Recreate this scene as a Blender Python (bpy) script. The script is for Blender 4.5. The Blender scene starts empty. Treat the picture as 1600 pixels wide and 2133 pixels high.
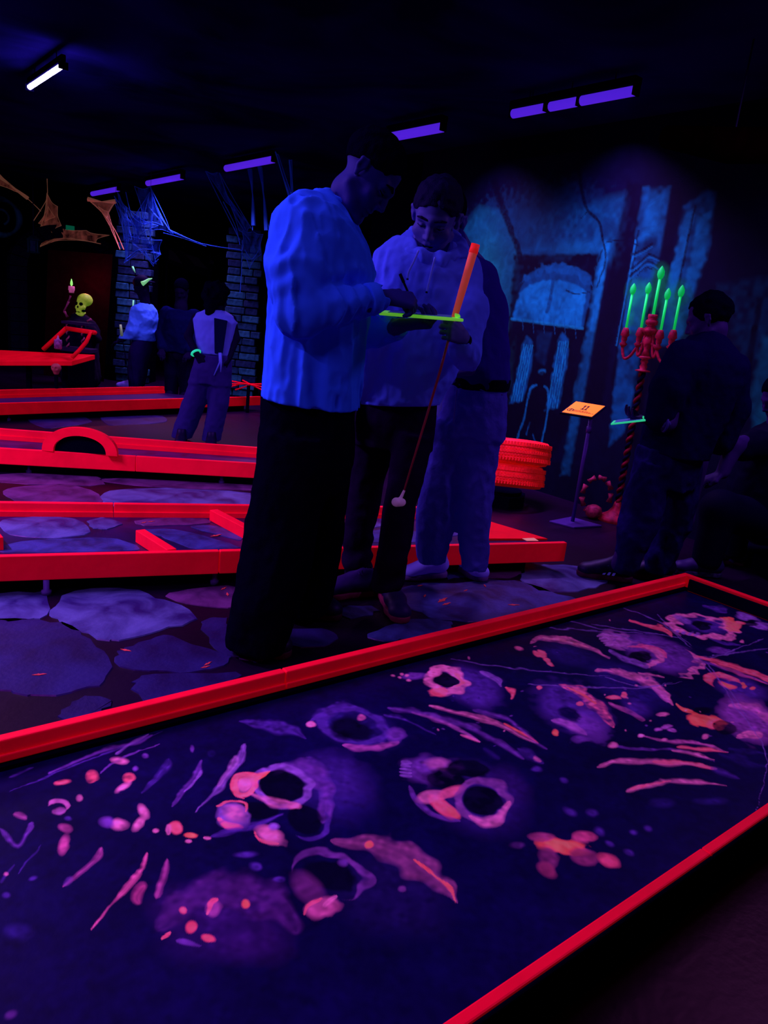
import bpy, math, random
import numpy as np
from mathutils import Vector, Matrix
random.seed(7); RNG = np.random.RandomState(7)
SC = bpy.context.scene
COL = SC.collection
# ------------------------------------------------------------------ camera
F, CX, CY, CH = 1546.0, 800.0, 1066.5, 1.22
_X = np.array([1974, 192, 1546.]); _X /= np.linalg.norm(_X)
_Y = np.array([-1263, 538, 1546.]); _Y -= _X*_X.dot(_Y); _Y /= np.linalg.norm(_Y)
_Z = np.cross(_Y, _X); _Z = _Z if _Z[1] > 0 else -_Z
RM = np.stack([_X, _Y, _Z])                      # world = RM @ (right, up, forward)
cd = bpy.data.cameras.new('camera'); cam = bpy.data.objects.new('camera', cd); COL.objects.link(cam)
r_, u_, f_ = RM[:, 0], RM[:, 1], RM[:, 2]
cam.matrix_world = Matrix(((r_[0], u_[0], -f_[0], 0), (r_[1], u_[1], -f_[1], 0), (r_[2], u_[2], -f_[2], CH), (0, 0, 0, 1)))
cd.sensor_fit = 'HORIZONTAL'; cd.sensor_width = 36.0; cd.lens = F/1600*36.0; cd.clip_start = .02
SC.camera = cam
# ------------------------------------------------------------------ world, exposure, lights
w = bpy.data.worlds.new('world'); SC.world = w; w.use_nodes = True
w.node_tree.nodes['Background'].inputs[0].default_value = (.10, .03, 1, 1)
w.node_tree.nodes['Background'].inputs[1].default_value = .004
SC.view_settings.view_transform = 'Standard'; SC.view_settings.look = 'None'
SC.view_settings.exposure = 0; SC.view_settings.gamma = 1; SC.view_settings.use_curve_mapping = False
UV = (.78, .36, 1.0)
def area(name, loc, size, power, color=UV, aim=None):
    l = bpy.data.lights.new(name, 'AREA'); l.shape = 'RECTANGLE'; l.size, l.size_y = size; l.energy = power; l.color = color
    o = bpy.data.objects.new(name, l); COL.objects.link(o); o.location = loc
    d = Vector(aim or (loc[0], loc[1], 0))-Vector(loc)
    o.rotation_euler = d.to_track_quat('-Z', 'Y').to_euler(); return o
LAMPS = [  # light of black-light tubes, seen and out of view: place, size, power, aim, spread in degrees
    ('blacklight_left', (-.75, 3.9, 2.6), (.12, 1.3), 180, None, 180),
    ('blacklight_near_left', (-1.3, 1.25, 2.6), (.12, 1.3), 48, None, 180),
    ('blacklight_middle', (.9, 2.6, 2.66), (.12, 1.2), 10, None, 180),
    ('blacklight_row_near', (3.86, .7, 2.6), (.12, 1.2), 28, None, 180),
    ('blacklight_row', (3.86, 3.4, 2.55), (.05, 1.1), 40, (4.5, 3.5, 0), 116),
    ('blacklight_row', (3.86, 4.85, 2.55), (.05, 1.1), 30, (4.4, 4.7, 0), 116),
    ('blacklight_row', (3.86, 7.4, 2.55), (.05, 1.1), 40, None, 116),
    ('blacklight_row', (3.86, 9.6, 2.55), (.05, 1.1), 45, None, 116),
    ('blacklight_rear', (-.2, 7.4, 2.6), (.12, 1.3), 110, None, 180),
]
for a in LAMPS: area(a[0], a[1], a[2], a[3], aim=a[4]).data.spread = math.radians(a[5])

# ------------------------------------------------------------------ projection helpers (photo pixel -> place in the room)
def ray(px, py): return RM @ np.array([(px-CX)/F, -(py-CY)/F, 1.])
def G(px, py, z=0.):
    d = ray(px, py); t = (z-CH)/d[2]; return np.array([d[0]*t, d[1]*t, z])
VIOLET = (.35, .12, 1.0)
EF = np.array([RM[0, 2], RM[1, 2], 0]); EF /= np.linalg.norm(EF)        # horizontal forward
ER = np.array([EF[1], -EF[0], 0]); UPV = np.array([0, 0, 1.])
def W(px, py, D):
    d = ray(px, py); t = D/(d @ EF); return d*t+np.array([0, 0, CH])
def onX(px, py, x):
    d = ray(px, py); t = x/d[0]; return d*t+np.array([0, 0, CH])
def onY(px, py, y):
    d = ray(px, py); t = y/d[1]; return d*t+np.array([0, 0, CH])
def proj(P):
    c = (P-np.array([0, 0, CH])) @ RM
    return CX+F*c[..., 0]/c[..., 2], CY-F*c[..., 1]/c[..., 2]
def lin(r, g, b):
    f = lambda c: (c/255/12.92) if c/255 <= .04045 else ((c/255+.055)/1.055)**2.4
    return (f(r), f(g), f(b))

# ------------------------------------------------------------------ materials
MATS = {}
def mat(name, col, rough=.8, emis=0., spec=.2, var=0., scale=8., stretch=(1, 1, 1), bump=0., bscale=60., ecol=None, col2=None, attr=False, alpha=None, stint=(.22, .05, 1, 1)):
    if name in MATS: return MATS[name]
    m = bpy.data.materials.new(name); m.use_nodes = True; nt = m.node_tree; N = nt.nodes; L = nt.links
    b = N['Principled BSDF']; b.inputs['Roughness'].default_value = rough
    b.inputs['Specular IOR Level'].default_value = spec
    b.inputs['Base Color'].default_value = (*col, 1); b.inputs['Specular Tint'].default_value = stint
    tc = N.new('ShaderNodeTexCoord'); mp = N.new('ShaderNodeMapping'); mp.inputs['Scale'].default_value = stretch
    L.new(tc.outputs['Object'], mp.inputs[0])
    csock = None
    if attr:
        a = N.new('ShaderNodeVertexColor'); a.layer_name = 'paint'; csock = a.outputs['Color']
    if var or col2:
        n = N.new('ShaderNodeTexNoise'); n.inputs['Scale'].default_value = scale; n.inputs['Detail'].default_value = 5
        n.inputs['Distortion'].default_value = .8; L.new(mp.outputs[0], n.inputs[0])
        r = N.new('ShaderNodeValToRGB'); L.new(n.outputs[0], r.inputs[0])
        r.color_ramp.elements[0].position = .36; r.color_ramp.elements[1].position = .64
        if attr:
            lo = 1-var; r.color_ramp.elements[0].color = (lo, lo, lo, 1); r.color_ramp.elements[1].color = (1, 1, 1, 1)
            mx = N.new('ShaderNodeMix'); mx.data_type = 'RGBA'; mx.blend_type = 'MULTIPLY'; mx.inputs[0].default_value = 1
            L.new(csock, mx.inputs[6]); L.new(r.outputs[0], mx.inputs[7]); csock = mx.outputs[2]
        else:
            c2 = col2 or tuple(c*(1-var) for c in col)
            r.color_ramp.elements[0].color = (*c2, 1); r.color_ramp.elements[1].color = (*col, 1); csock = r.outputs[0]
    if csock is not None: L.new(csock, b.inputs['Base Color'])
    if emis:
        b.inputs['Emission Strength'].default_value = emis
        if csock is not None and ecol is None: L.new(csock, b.inputs['Emission Color'])
        else: b.inputs['Emission Color'].default_value = (*(ecol or col), 1)
    if bump:
        n = N.new('ShaderNodeTexNoise'); n.inputs['Scale'].default_value = bscale; n.inputs['Detail'].default_value = 4
        L.new(mp.outputs[0], n.inputs[0]); bp = N.new('ShaderNodeBump'); bp.inputs['Strength'].default_value = bump
        bp.inputs['Distance'].default_value = .01; L.new(n.outputs[0], bp.inputs['Height']); L.new(bp.outputs[0], b.inputs['Normal'])
    if alpha is not None:
        n = N.new('ShaderNodeTexNoise'); n.inputs['Scale'].default_value = alpha[0]; n.inputs['Detail'].default_value = 6
        mp2 = N.new('ShaderNodeMapping'); mp2.inputs['Scale'].default_value = (1, 1, .35); L.new(tc.outputs['Object'], mp2.inputs[0]); L.new(mp2.outputs[0], n.inputs[0])
        r = N.new('ShaderNodeMapRange'); r.inputs[1].default_value = .35; r.inputs[2].default_value = .7; r.inputs[3].default_value = alpha[1]; r.inputs[4].default_value = alpha[2]
        L.new(n.outputs[0], r.inputs[0]); L.new(r.outputs[0], b.inputs['Alpha'])
    MATS[name] = m; return m
BLACK = mat('matt_black', (.0007, .0005, .006), .95, spec=0)
BLACKP = mat('black_paint', (.0012, .0008, .014), .7, spec=.03)
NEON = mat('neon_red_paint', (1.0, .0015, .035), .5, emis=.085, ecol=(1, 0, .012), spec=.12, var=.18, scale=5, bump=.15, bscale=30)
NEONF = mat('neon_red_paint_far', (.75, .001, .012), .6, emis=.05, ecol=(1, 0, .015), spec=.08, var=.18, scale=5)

# ------------------------------------------------------------------ objects
def link_mesh(name, V, Fc, m=None, parent=None, smooth=False, loc=None):
    me = bpy.data.meshes.new(name)
    V = np.asarray(V, float)
    if loc is not None: V = V-np.asarray(loc, float)
    Fn = Fc if not isinstance(Fc, np.ndarray) else None
    if Fn is None:
        n = len(Fc); k = Fc.shape[1]
        me.vertices.add(len(V)); me.vertices.foreach_set('co', V.astype(np.float32).ravel())
        me.loops.add(n*k); me.loops.foreach_set('vertex_index', Fc.astype(np.int32).ravel())
        me.polygons.add(n); me.polygons.foreach_set('loop_start', np.arange(0, n*k, k, dtype=np.int32))
        me.polygons.foreach_set('loop_total', np.full(n, k, dtype=np.int32)); me.update(calc_edges=True)
    else:
        me.from_pydata(V.tolist(), [], Fc); me.update()
    if smooth: me.polygons.foreach_set('use_smooth', np.ones(len(me.polygons), dtype=bool))
    if m: me.materials.append(m)
    o = bpy.data.objects.new(name, me); COL.objects.link(o)
    if loc is not None: o.location = loc
    if parent:
        o.parent = parent
        pl = np.array(world_loc(parent)); o.location = tuple(np.array(o.location)-pl)
    return o
def world_loc(o):
    l = Vector(o.location)
    while o.parent: o = o.parent; l += Vector(o.location)
    return l
def tag(o, label, cat, group=None, kind=None):
    if label: o['label'] = label
    if cat: o['category'] = cat
    if group: o['group'] = group
    if kind: o['kind'] = kind
    return o
def thing(name, label, cat, loc, group=None):
    o = bpy.data.objects.new(name, None); o.empty_display_size = .1; COL.objects.link(o); o.location = tuple(loc); return tag(o, label, cat, group)
def struct(o): o['kind'] = 'structure'; return o

class MB:
    def __init__(s): s.V = []; s.F = []
    def add(s, V, Fc):
        k = len(s.V); s.V += [tuple(map(float, v)) for v in V]; s.F += [[i+k for i in f] for f in Fc]; return s
    def box(s, a, b):
        (x0, y0, z0), (x1, y1, z1) = a, b
        return s.hexa([(x0, y0, z0), (x1, y0, z0), (x1, y1, z0), (x0, y1, z0)], [(x0, y0, z1), (x1, y0, z1), (x1, y1, z1), (x0, y1, z1)])
    def hexa(s, lo, hi):
        return s.add(list(lo)+list(hi), [[3, 2, 1, 0], [4, 5, 6, 7], [0, 1, 5, 4], [1, 2, 6, 5], [2, 3, 7, 6], [3, 0, 4, 7]])
    def prism(s, P, z0, z1):
        n = len(P); return s.add([(p[0], p[1], z0) for p in P]+[(p[0], p[1], z1) for p in P],
            [list(range(n))[::-1], list(range(n, 2*n))]+[[i, (i+1) % n, n+(i+1) % n, n+i] for i in range(n)])
    def tube(s, P, R, n=10, cap=True, flat=None):
        P = [np.array(p, float) for p in P]; R = [R]*len(P) if not hasattr(R, '__len__') else R
        V = []; prev = None
        for i, p in enumerate(P):
            t = P[min(i+1, len(P)-1)]-P[max(i-1, 0)]; t = t/(np.linalg.norm(t)+1e-9)
            if prev is None:
                a = np.array([0, 0, 1.]) if abs(t[2]) < .9 else np.array([1., 0, 0])
                u = np.cross(t, a)
            else: u = prev-t*(prev @ t)
            u /= np.linalg.norm(u)+1e-9; prev = u; v = np.cross(t, u)
            for k in range(n):
                q = 2*math.pi*k/n; V.append(p+R[i]*(math.cos(q)*u+math.sin(q)*v))
        Fc = [[i*n+k, i*n+(k+1) % n, (i+1)*n+(k+1) % n, (i+1)*n+k] for i in range(len(P)-1) for k in range(n)]
        if cap: Fc += [list(range(n))[::-1], [(len(P)-1)*n+k for k in range(n)]]
        return s.add(V, Fc)
    def lathe(s, c, prof, n=24, axis=(0, 0, 1)):
        ax = Vector(axis).normalized(); q = Vector((0, 0, 1)).rotation_difference(ax)
        V = []
        for r, z in prof:
            for k in range(n):
                a = 2*math.pi*k/n; v = q @ Vector((r*math.cos(a), r*math.sin(a), z)); V.append((c[0]+v.x, c[1]+v.y, c[2]+v.z))
        Fc = [[i*n+k, i*n+(k+1) % n, (i+1)*n+(k+1) % n, (i+1)*n+k] for i in range(len(prof)-1) for k in range(n)]
        Fc += [list(range(n))[::-1], [(len(prof)-1)*n+k for k in range(n)]]
        return s.add(V, Fc)
    def build(s, name, m, parent=None, smooth=False, loc=None, bevel=0):
        o = link_mesh(name, s.V, s.F, m, parent, smooth, loc)
        if bevel:
            b = o.modifiers.new('bevel', 'BEVEL'); b.width = bevel; b.segments = 2; b.limit_method = 'ANGLE'
        return o

# ------------------------------------------------------------------ noise and volumes (for bodies and clothes)
_T = RNG.rand(32, 32, 32).astype(np.float32)*2-1
def vnoise(x, y, z):
    xi = np.floor(x).astype(int); yi = np.floor(y).astype(int); zi = np.floor(z).astype(int)
    fx = x-xi; fy = y-yi; fz = z-zi
    fx = fx*fx*(3-2*fx); fy = fy*fy*(3-2*fy); fz = fz*fz*(3-2*fz)
    r = 0
    for i in (0, 1):
        for j in (0, 1):
            for k in (0, 1):
                r = r+_T[(xi+i) & 31, (yi+j) & 31, (zi+k) & 31]*(fx if i else 1-fx)*(fy if j else 1-fy)*(fz if k else 1-fz)
    return r
def nrm(v): v = np.array(v, float); return v/np.linalg.norm(v)
class Vol:
    """signed distance field on a rectilinear grid, meshed by surface nets"""
    def __init__(s, lo, hi, step, fine=None):
        def axis(a, b, st):
            return np.arange(a, b+st, st)
        s.ax = [axis(lo[i], hi[i], step if not hasattr(step, '__len__') else step[i]) for i in range(3)]
        if fine:      # fine = list of (z0, z1, step) for the vertical axis
            z = []; c = lo[2]
            while c < hi[2]:
                z.append(c); st = step if not hasattr(step, '__len__') else step[2]
                for z0, z1, fs in fine:
                    if z0 <= c <= z1: st = fs
                c += st
            s.ax[2] = np.array(z)
        s.D = np.full([len(a) for a in s.ax], .06, np.float32)
    def sub(s, lo, hi):
        sl = []
        for i in range(3):
            a = np.searchsorted(s.ax[i], lo[i]); b = np.searchsorted(s.ax[i], hi[i])
            sl.append(slice(a, max(b, a)))
        sl = tuple(sl)
        g = np.ix_(s.ax[0][sl[0]], s.ax[1][sl[1]], s.ax[2][sl[2]]) if all(q.stop > q.start for q in sl) else None
        return sl, g
    def merge(s, sl, d, k, op='u'):
        a = s.D[sl]
        if op == 'u':
            if k > 0: h = np.maximum(k-np.abs(a-d), 0)/k; a = np.minimum(a, d)-h*h*k*.25
            else: a = np.minimum(a, d)
        elif op == 's':
            d = -d
            if k > 0: h = np.maximum(k-np.abs(a-d), 0)/k; a = np.maximum(a, d)+h*h*k*.25
            else: a = np.maximum(a, d)
        s.D[sl] = a
    def cone(s, a, b, ra, rb, k=.02, op='u', sq=None):
        a = np.asarray(a, float); b = np.asarray(b, float); m = max(ra, rb)*(1 if sq is None else max(1, sq[1]))+k+.03
        sl, g = s.sub(np.minimum(a, b)-m, np.maximum(a, b)+m)
        if g is None: return s
        ab = b-a; L2 = ab @ ab+1e-12
        px, py, pz = g[0]-a[0], g[1]-a[1], g[2]-a[2]
        t = np.clip((px*ab[0]+py*ab[1]+pz*ab[2])/L2, 0, 1)
        qx, qy, qz = px-t*ab[0], py-t*ab[1], pz-t*ab[2]; r = ra+(rb-ra)*t
        if sq is not None:
            n = nrm(sq[0]); c = (qx*n[0]+qy*n[1]+qz*n[2])*(1/sq[1]-1); qx = qx+c*n[0]; qy = qy+c*n[1]; qz = qz+c*n[2]
        s.merge(sl, np.sqrt(qx*qx+qy*qy+qz*qz)-r, k, op); return s
    def chain(s, P, R, k=.02, op='u', sq=None):
        for i in range(len(P)-1): s.cone(P[i], P[i+1], R[i], R[i+1], k, op, sq)
        return s
    def ell(s, c, rad, A=None, k=.02, op='u'):
        c = np.asarray(c, float); A = np.eye(3) if A is None else A; m = max(rad)+k+.03
        sl, g = s.sub(c-m, c+m)
        if g is None: return s
        px, py, pz = g[0]-c[0], g[1]-c[1], g[2]-c[2]
        q = 0
        for i in range(3): q = q+((px*A[i][0]+py*A[i][1]+pz*A[i][2])/rad[i])**2
        s.merge(sl, (np.sqrt(q)-1)*min(rad), k, op); return s
    def loft(s, secs, k=.02, op='u', p=2.0):
        """secs: (pxL, pxR, py, D, half_depth[, turn]) ellipses across the photo, bottom or top first"""
        S = []
        for q in secs:
            pl, pr, py, D, b = q[:5]
            a0 = W(pl, py, D); a1 = W(pr, py, D); c = (a0+a1)/2; S.append((c[2], c[0], c[1], abs((a1-a0) @ ER)/2, b))
        S.sort(); S = np.array(S); z = s.ax[2]; k0, k1 = S[0, 0], S[-1, 0]
        sel = slice(np.searchsorted(z, k0-.04), np.searchsorted(z, k1+.04))
        zz = np.clip(z[sel], k0, k1)
        if len(zz) == 0: return s
        cx, cy, A, B = [np.interp(zz, S[:, 0], S[:, i]) for i in (1, 2, 3, 4)]
        X = s.ax[0][:, None, None]; Y = s.ax[1][None, :, None]
        dx = X-cx; dy = Y-cy; u = np.abs(dx*ER[0]+dy*ER[1])/A; v = np.abs(dx*EF[0]+dy*EF[1])/B
        d = ((u**p+v**p)**(1/p)-1)*np.minimum(A, B)
        e = np.maximum(k0-z[sel], z[sel]-k1); d = np.where(e > 0, np.sqrt(np.maximum(d, 0)**2+e*e), d) if True else d
        d = np.maximum(d, e*np.ones_like(d))
        s.merge((slice(None), slice(None), sel), d.astype(np.float32), k, op); return s
    def grid(s): return np.ix_(*s.ax)
    def disp(s, fn):
        idx = np.nonzero(np.abs(s.D) < .035)
        s.D[idx] += fn(s.ax[0][idx[0]], s.ax[1][idx[1]], s.ax[2][idx[2]]); return s
    def plane(s, o, n):         # keep the side the normal points away from
        g = s.grid(); n = nrm(n); s.D = np.maximum(s.D, ((g[0]-o[0])*n[0]+(g[1]-o[1])*n[1]+(g[2]-o[2])*n[2]).astype(np.float32)); return s
    def mesh(s):
        D = s.D.copy(); D[0] = D[-1] = .05; D[:, 0] = D[:, -1] = .05; D[:, :, 0] = D[:, :, -1] = .05
        I = D < 0
        c = np.zeros([n-1 for n in D.shape], np.int8)
        for i in (0, 1):
            for j in (0, 1):
                for k in (0, 1): c += I[i:i+c.shape[0], j:j+c.shape[1], k:k+c.shape[2]]
        act = (c > 0) & (c < 8); ci = np.array(np.nonzero(act)).T
        num = np.full(act.shape, -1, np.int32); num[act] = np.arange(len(ci))
        acc = np.zeros((len(ci), 3)); cnt = np.zeros(len(ci))
        AX = s.ax
        for ax in range(3):
            o1, o2 = [q for q in range(3) if q != ax]
            for i in (0, 1):
                for j in (0, 1):
                    a = ci.copy(); a[:, o1] += i; a[:, o2] += j; b = a.copy(); b[:, ax] += 1
                    da = D[a[:, 0], a[:, 1], a[:, 2]]; db = D[b[:, 0], b[:, 1], b[:, 2]]
                    m = (da < 0) != (db < 0); t = np.where(m, da/(da-db+1e-12), 0)
                    for q in range(3):
                        pa = AX[q][a[:, q]]; pb = AX[q][b[:, q]]
                        acc[:, q] += np.where(m, pa+(pb-pa)*t, 0)
                    cnt += m
        V = acc/cnt[:, None]; Q = []
        for ax in range(3):
            o1, o2 = (ax+1) % 3, (ax+2) % 3
            sl0 = [slice(1, -1)]*3; sl1 = [slice(1, -1)]*3; sl0[ax] = slice(0, -1); sl1[ax] = slice(1, None)
            A_ = I[tuple(sl0)]; B_ = I[tuple(sl1)]; e = np.array(np.nonzero(A_ != B_)).T
            flip = A_[e[:, 0], e[:, 1], e[:, 2]]
            e = e.copy(); e[:, o1] += 1; e[:, o2] += 1
            def cell(d1, d2):
                c_ = e.copy(); c_[:, o1] -= d1; c_[:, o2] -= d2; return num[c_[:, 0], c_[:, 1], c_[:, 2]]
            q = np.stack([cell(1, 1), cell(0, 1), cell(0, 0), cell(1, 0)], 1)
            q[~flip] = q[~flip][:, ::-1]; Q.append(q)
        Q = np.concatenate(Q); Q = Q[(Q >= 0).all(1)]
        return V, Q
    def build(s, name, m, parent, relax=1):
        V, Q = s.mesh()
        for _ in range(relax):
            S = np.zeros_like(V); n = np.zeros(len(V))
            for i in range(4):
                a = Q[:, i]; b = Q[:, (i+1) % 4]
                for q in range(3):
                    S[:, q] += np.bincount(a, V[b, q], len(V))+np.bincount(b, V[a, q], len(V))
                n += np.bincount(a, minlength=len(V))+np.bincount(b, minlength=len(V))
            V = V*.5+.5*S/np.maximum(n, 1)[:, None]
        return link_mesh(name, V, Q, m, parent, True, loc=world_loc(parent) if parent else None)
def bounds(P, pad):
    if all(hasattr(p, 'src') for p in P) and len(P) > 1:       # every corner of the frustum between the given pixels and distances
        S = np.array([p.src for p in P]); a, b = S.min(0), S.max(0)
        P = [W(x, y, d) for x in (a[0], b[0]) for y in (a[1], b[1]) for d in (a[2], b[2])]
    P = np.array([np.asarray(p) for p in P]); return P.min(0)-pad, P.max(0)+pad
def folds(amp, fx=14, fz=5, seed=0, amp2=None, f2=40):
    def fn(x, y, z):
        n = vnoise(x*fx+seed*3.7+z*2, y*fx+seed*1.3, z*fz+seed)
        n2 = vnoise(x*f2+seed, y*f2, z*f2*.8+seed*5)
        return ((np.abs(n)-.3)*amp+n2*(amp2 if amp2 is not None else amp*.25)).astype(np.float32)
    return fn
def crinkle(amp, k=30, seed=0, lo=-9, hi=9):      # cross folds, as at cuffs and ankles
    def fn(x, y, z):
        n = vnoise(x*9+seed, y*9+seed*2, z*9); m = np.clip((z-lo)/.05, 0, 1)*np.clip((hi-z)/.05, 0, 1)
        return (np.sin(z*k*2+n*4)*amp*m).astype(np.float32)
    return fn
# ================================================================== THE SETTING
FLOORM = mat('dark_floor', (.0040, .0004, .016), .42, spec=.16, stint=(1, .06, .6, 1), var=.5, scale=1.6, bump=.12, bscale=40)
STONEM = mat('painted_stone', (.070, .072, .34), .42, spec=.2, stint=(1, .08, .7, 1), col2=(.012, .007, .105), scale=5, bump=.2, bscale=50)
STONEB = mat('painted_stone_blue', (.030, .034, .26), .42, spec=.2, stint=(1, .08, .7, 1), col2=(.010, .010, .09), scale=7, bump=.2, bscale=50)
STONE_GLOW = mat('painted_stone_red_glow', (.10, .022, .17), .42, spec=.2, stint=(1, .08, .7, 1), col2=(.035, .008, .07), scale=6, bump=.2, bscale=50)  # pink carries the red glow of the rails, put into the stone colour
STONED = mat('painted_stone_dark', (.012, .010, .12), .42, spec=.2, stint=(1, .08, .7, 1), col2=(.006, .003, .05), scale=4, bump=.2, bscale=50)
LEAFM = mat('fallen_leaf_paint', (.75, .06, .09), .6, var=.5, scale=30, emis=.03)
floor = struct(MB().box((-3.2, -2.2, -.1), (8.2, 15.2, 0)).build('floor', FLOORM))
CEILM = mat('black_ceiling', (.010, .005, .15), .9, spec=0, var=.8, scale=.9)
struct(MB().box((-3.2, -2.2, 2.72), (8.2, 15.2, 2.82)).build('ceiling', CEILM))
struct(MB().box((-3.3, -2.2, 0), (-3.2, 15.2, 3.0)).build('wall_left', BLACK))
struct(MB().box((-3.2, -2.3, 0), (8.2, -2.2, 3.0)).build('wall_front', BLACK))
struct(MB().box((8.2, 6.3, 0), (8.3, 15.2, 3.0)).build('wall_right_rear', BLACK))
struct(MB().box((4.75, 6.3, 0), (8.3, 6.4, 3.0)).build('wall_corner', BLACK))
def catmull(P, n=8, closed=False):
    P = [np.array(p, float) for p in P]; m = len(P); out = []
    rng = range(m) if closed else range(m-1)
    for i in rng:
        g = lambda j: P[j % m] if closed else P[min(max(j, 0), m-1)]
        p0, p1, p2, p3 = g(i-1), g(i), g(i+1), g(i+2)
        for k in range(n):
            t = k/n; out.append(.5*(2*p1+(p2-p0)*t+(2*p0-5*p1+4*p2-p3)*t*t+(3*p1-p0-3*p2+p3)*t**3))
    if not closed: out.append(P[-1])
    return out
def flagstone(pts, m, z=0., parent=floor, th=.004, label=None, name='flagstone', jag=.012):
    P = [G(x, y, z) for x, y in pts]; c = np.mean(P, 0); P = [c+(p-c)*1.07 for p in P]; m2 = len(P)
    P = [P[i]*(1-u)+P[(i+1) % m2]*u+(P[i]*.5+P[(i+1) % m2]*.5-c)*.10*math.sin(math.pi*u) for i in range(m2) for u in (.08, .35, .65, .92)]
    P = [p+np.array([random.uniform(-jag, jag), random.uniform(-jag, jag), 0]) for p in P]
    c = np.mean(P, 0); n = len(P)
    V = [p+[0, 0, 0] for p in P]+[c+(p-c)*.985+[0, 0, th] for p in P]
    o = link_mesh(name, V, [list(range(n, 2*n))]+[[i, (i+1) % n, n+(i+1) % n, n+i] for i in range(n)], m, parent, loc=c)
    o.data.validate(); return o
ST = [
 (STONEM, [(0, 1238), (60, 1236), (94, 1240), (88, 1285), (40, 1290), (0, 1290)]),
 (STONEM, [(118, 1268), (160, 1236), (255, 1230), (330, 1252), (405, 1285), (340, 1308), (240, 1332), (195, 1318), (120, 1288)]),
 (STONE_GLOW, [(348, 1243), (400, 1227), (485, 1222), (500, 1262), (420, 1262)]),
 (STONED, [(-60, 1300), (100, 1300), (165, 1325), (200, 1355), (215, 1410), (170, 1432), (75, 1445), (20, 1432), (-60, 1410)]),
 (STONED, [(290, 1345), (350, 1325), (390, 1345), (480, 1370), (430, 1395), (340, 1398), (260, 1390), (250, 1362)]),
 (STONED, [(425, 1300), (470, 1290), (490, 1335), (545, 1372), (500, 1371), (445, 1345)]),
 (STONED, [(280, 1420), (330, 1408), (500, 1405), (440, 1428), (310, 1458)]),
 (STONED, [(140, 1475), (180, 1455), (240, 1460), (200, 1490), (130, 1505)]),
 (STONED, [(580, 1315), (680, 1310), (700, 1335), (640, 1350), (570, 1340)]),
 (STONEB, [(640, 1228), (665, 1212), (720, 1202), (700, 1230), (660, 1240)]),
 (STONEB, [(870, 1222), (940, 1218), (1060, 1212), (1150, 1238), (1185, 1255), (1080, 1280), (960, 1292), (880, 1272), (845, 1245)]),
 (STONEB, [(835, 1297), (900, 1290), (940, 1302), (900, 1322), (830, 1334), (770, 1325)]),
 (STONE_GLOW, [(1012, 1176), (1080, 1172), (1085, 1195), (1040, 1205), (1000, 1198)]),
 (STONEM, [(1092, 1192), (1140, 1178), (1230, 1185), (1262, 1205), (1230, 1225), (1140, 1232), (1105, 1218)]),
 (STONEB, [(690, 1272), (760, 1262), (785, 1275), (735, 1288)]),
 (STONEB, [(930, 1190), (960, 1184), (975, 1200), (930, 1206)]),
 (STONE_GLOW, [(-40, 992), (90, 986), (185, 990), (207, 1009), (120, 1011), (-40, 1000)]),
 (STONE_GLOW, [(20, 1018), (120, 1011), (178, 1020), (208, 1048), (60, 1052), (25, 1036)]),
 (STONE_GLOW, [(218, 999), (400, 994), (560, 1004), (560, 1022), (300, 1013)]),
 (STONEM, [(230, 1026), (330, 1018), (540, 1030), (540, 1055), (240, 1054)]),
 (STONED, [(60, 872), (160, 865), (190, 880), (100, 892)]), (STONED, [(215, 870), (330, 866), (345, 880), (230, 886)]),
 (STONED, [(-200, 990), (-60, 985), (-50, 1010), (-220, 1015)]),
]
for m, p in ST: flagstone(p, m)
# dark floor stones between, laid out on the ground itself
def leaf(c, z, ang, ln, parent=floor, m=None):
    a = np.array([math.cos(ang), math.sin(ang), 0]); b = np.array([-a[1], a[0], 0])
    P = [c-a*ln, c-a*.4*ln+b*.16*ln, c-a*.1*ln+b*.34*ln, c+b*.15*ln, c+a*.5*ln+b*.2*ln, c+a*ln, c+a*.3*ln-b*.12*ln, c-b*.28*ln, c-a*.5*ln-b*.14*ln]
    n = len(P); P = [np.array([p[0], p[1], z]) for p in P]
    return link_mesh('painted_leaf', P+[p+[0, 0, .0015] for p in P], [list(range(n, 2*n))]+[[i, (i+1) % n, n+(i+1) % n, n+i] for i in range(n)], m or LEAFM, parent, loc=P[0])
for px, py, an, ln in [(922, 1252, .3, .045), (930, 1260, .1, .03), (885, 1243, .6, .02), (1070, 1262, -.5, .03), (262, 1357, -.9, .022), (433, 1385, .4, .02), (428, 1392, 0, .018),
                       (82, 1408, -.3, .022), (466, 1228, .5, .022), (474, 1240, 1.2, .02), (845, 1338, .2, .03), (875, 1222, 0, .018), (970, 1232, .2, .018), (1010, 1222, 1, .02)]:
    leaf(G(px, py), .0045, an, ln)

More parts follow.
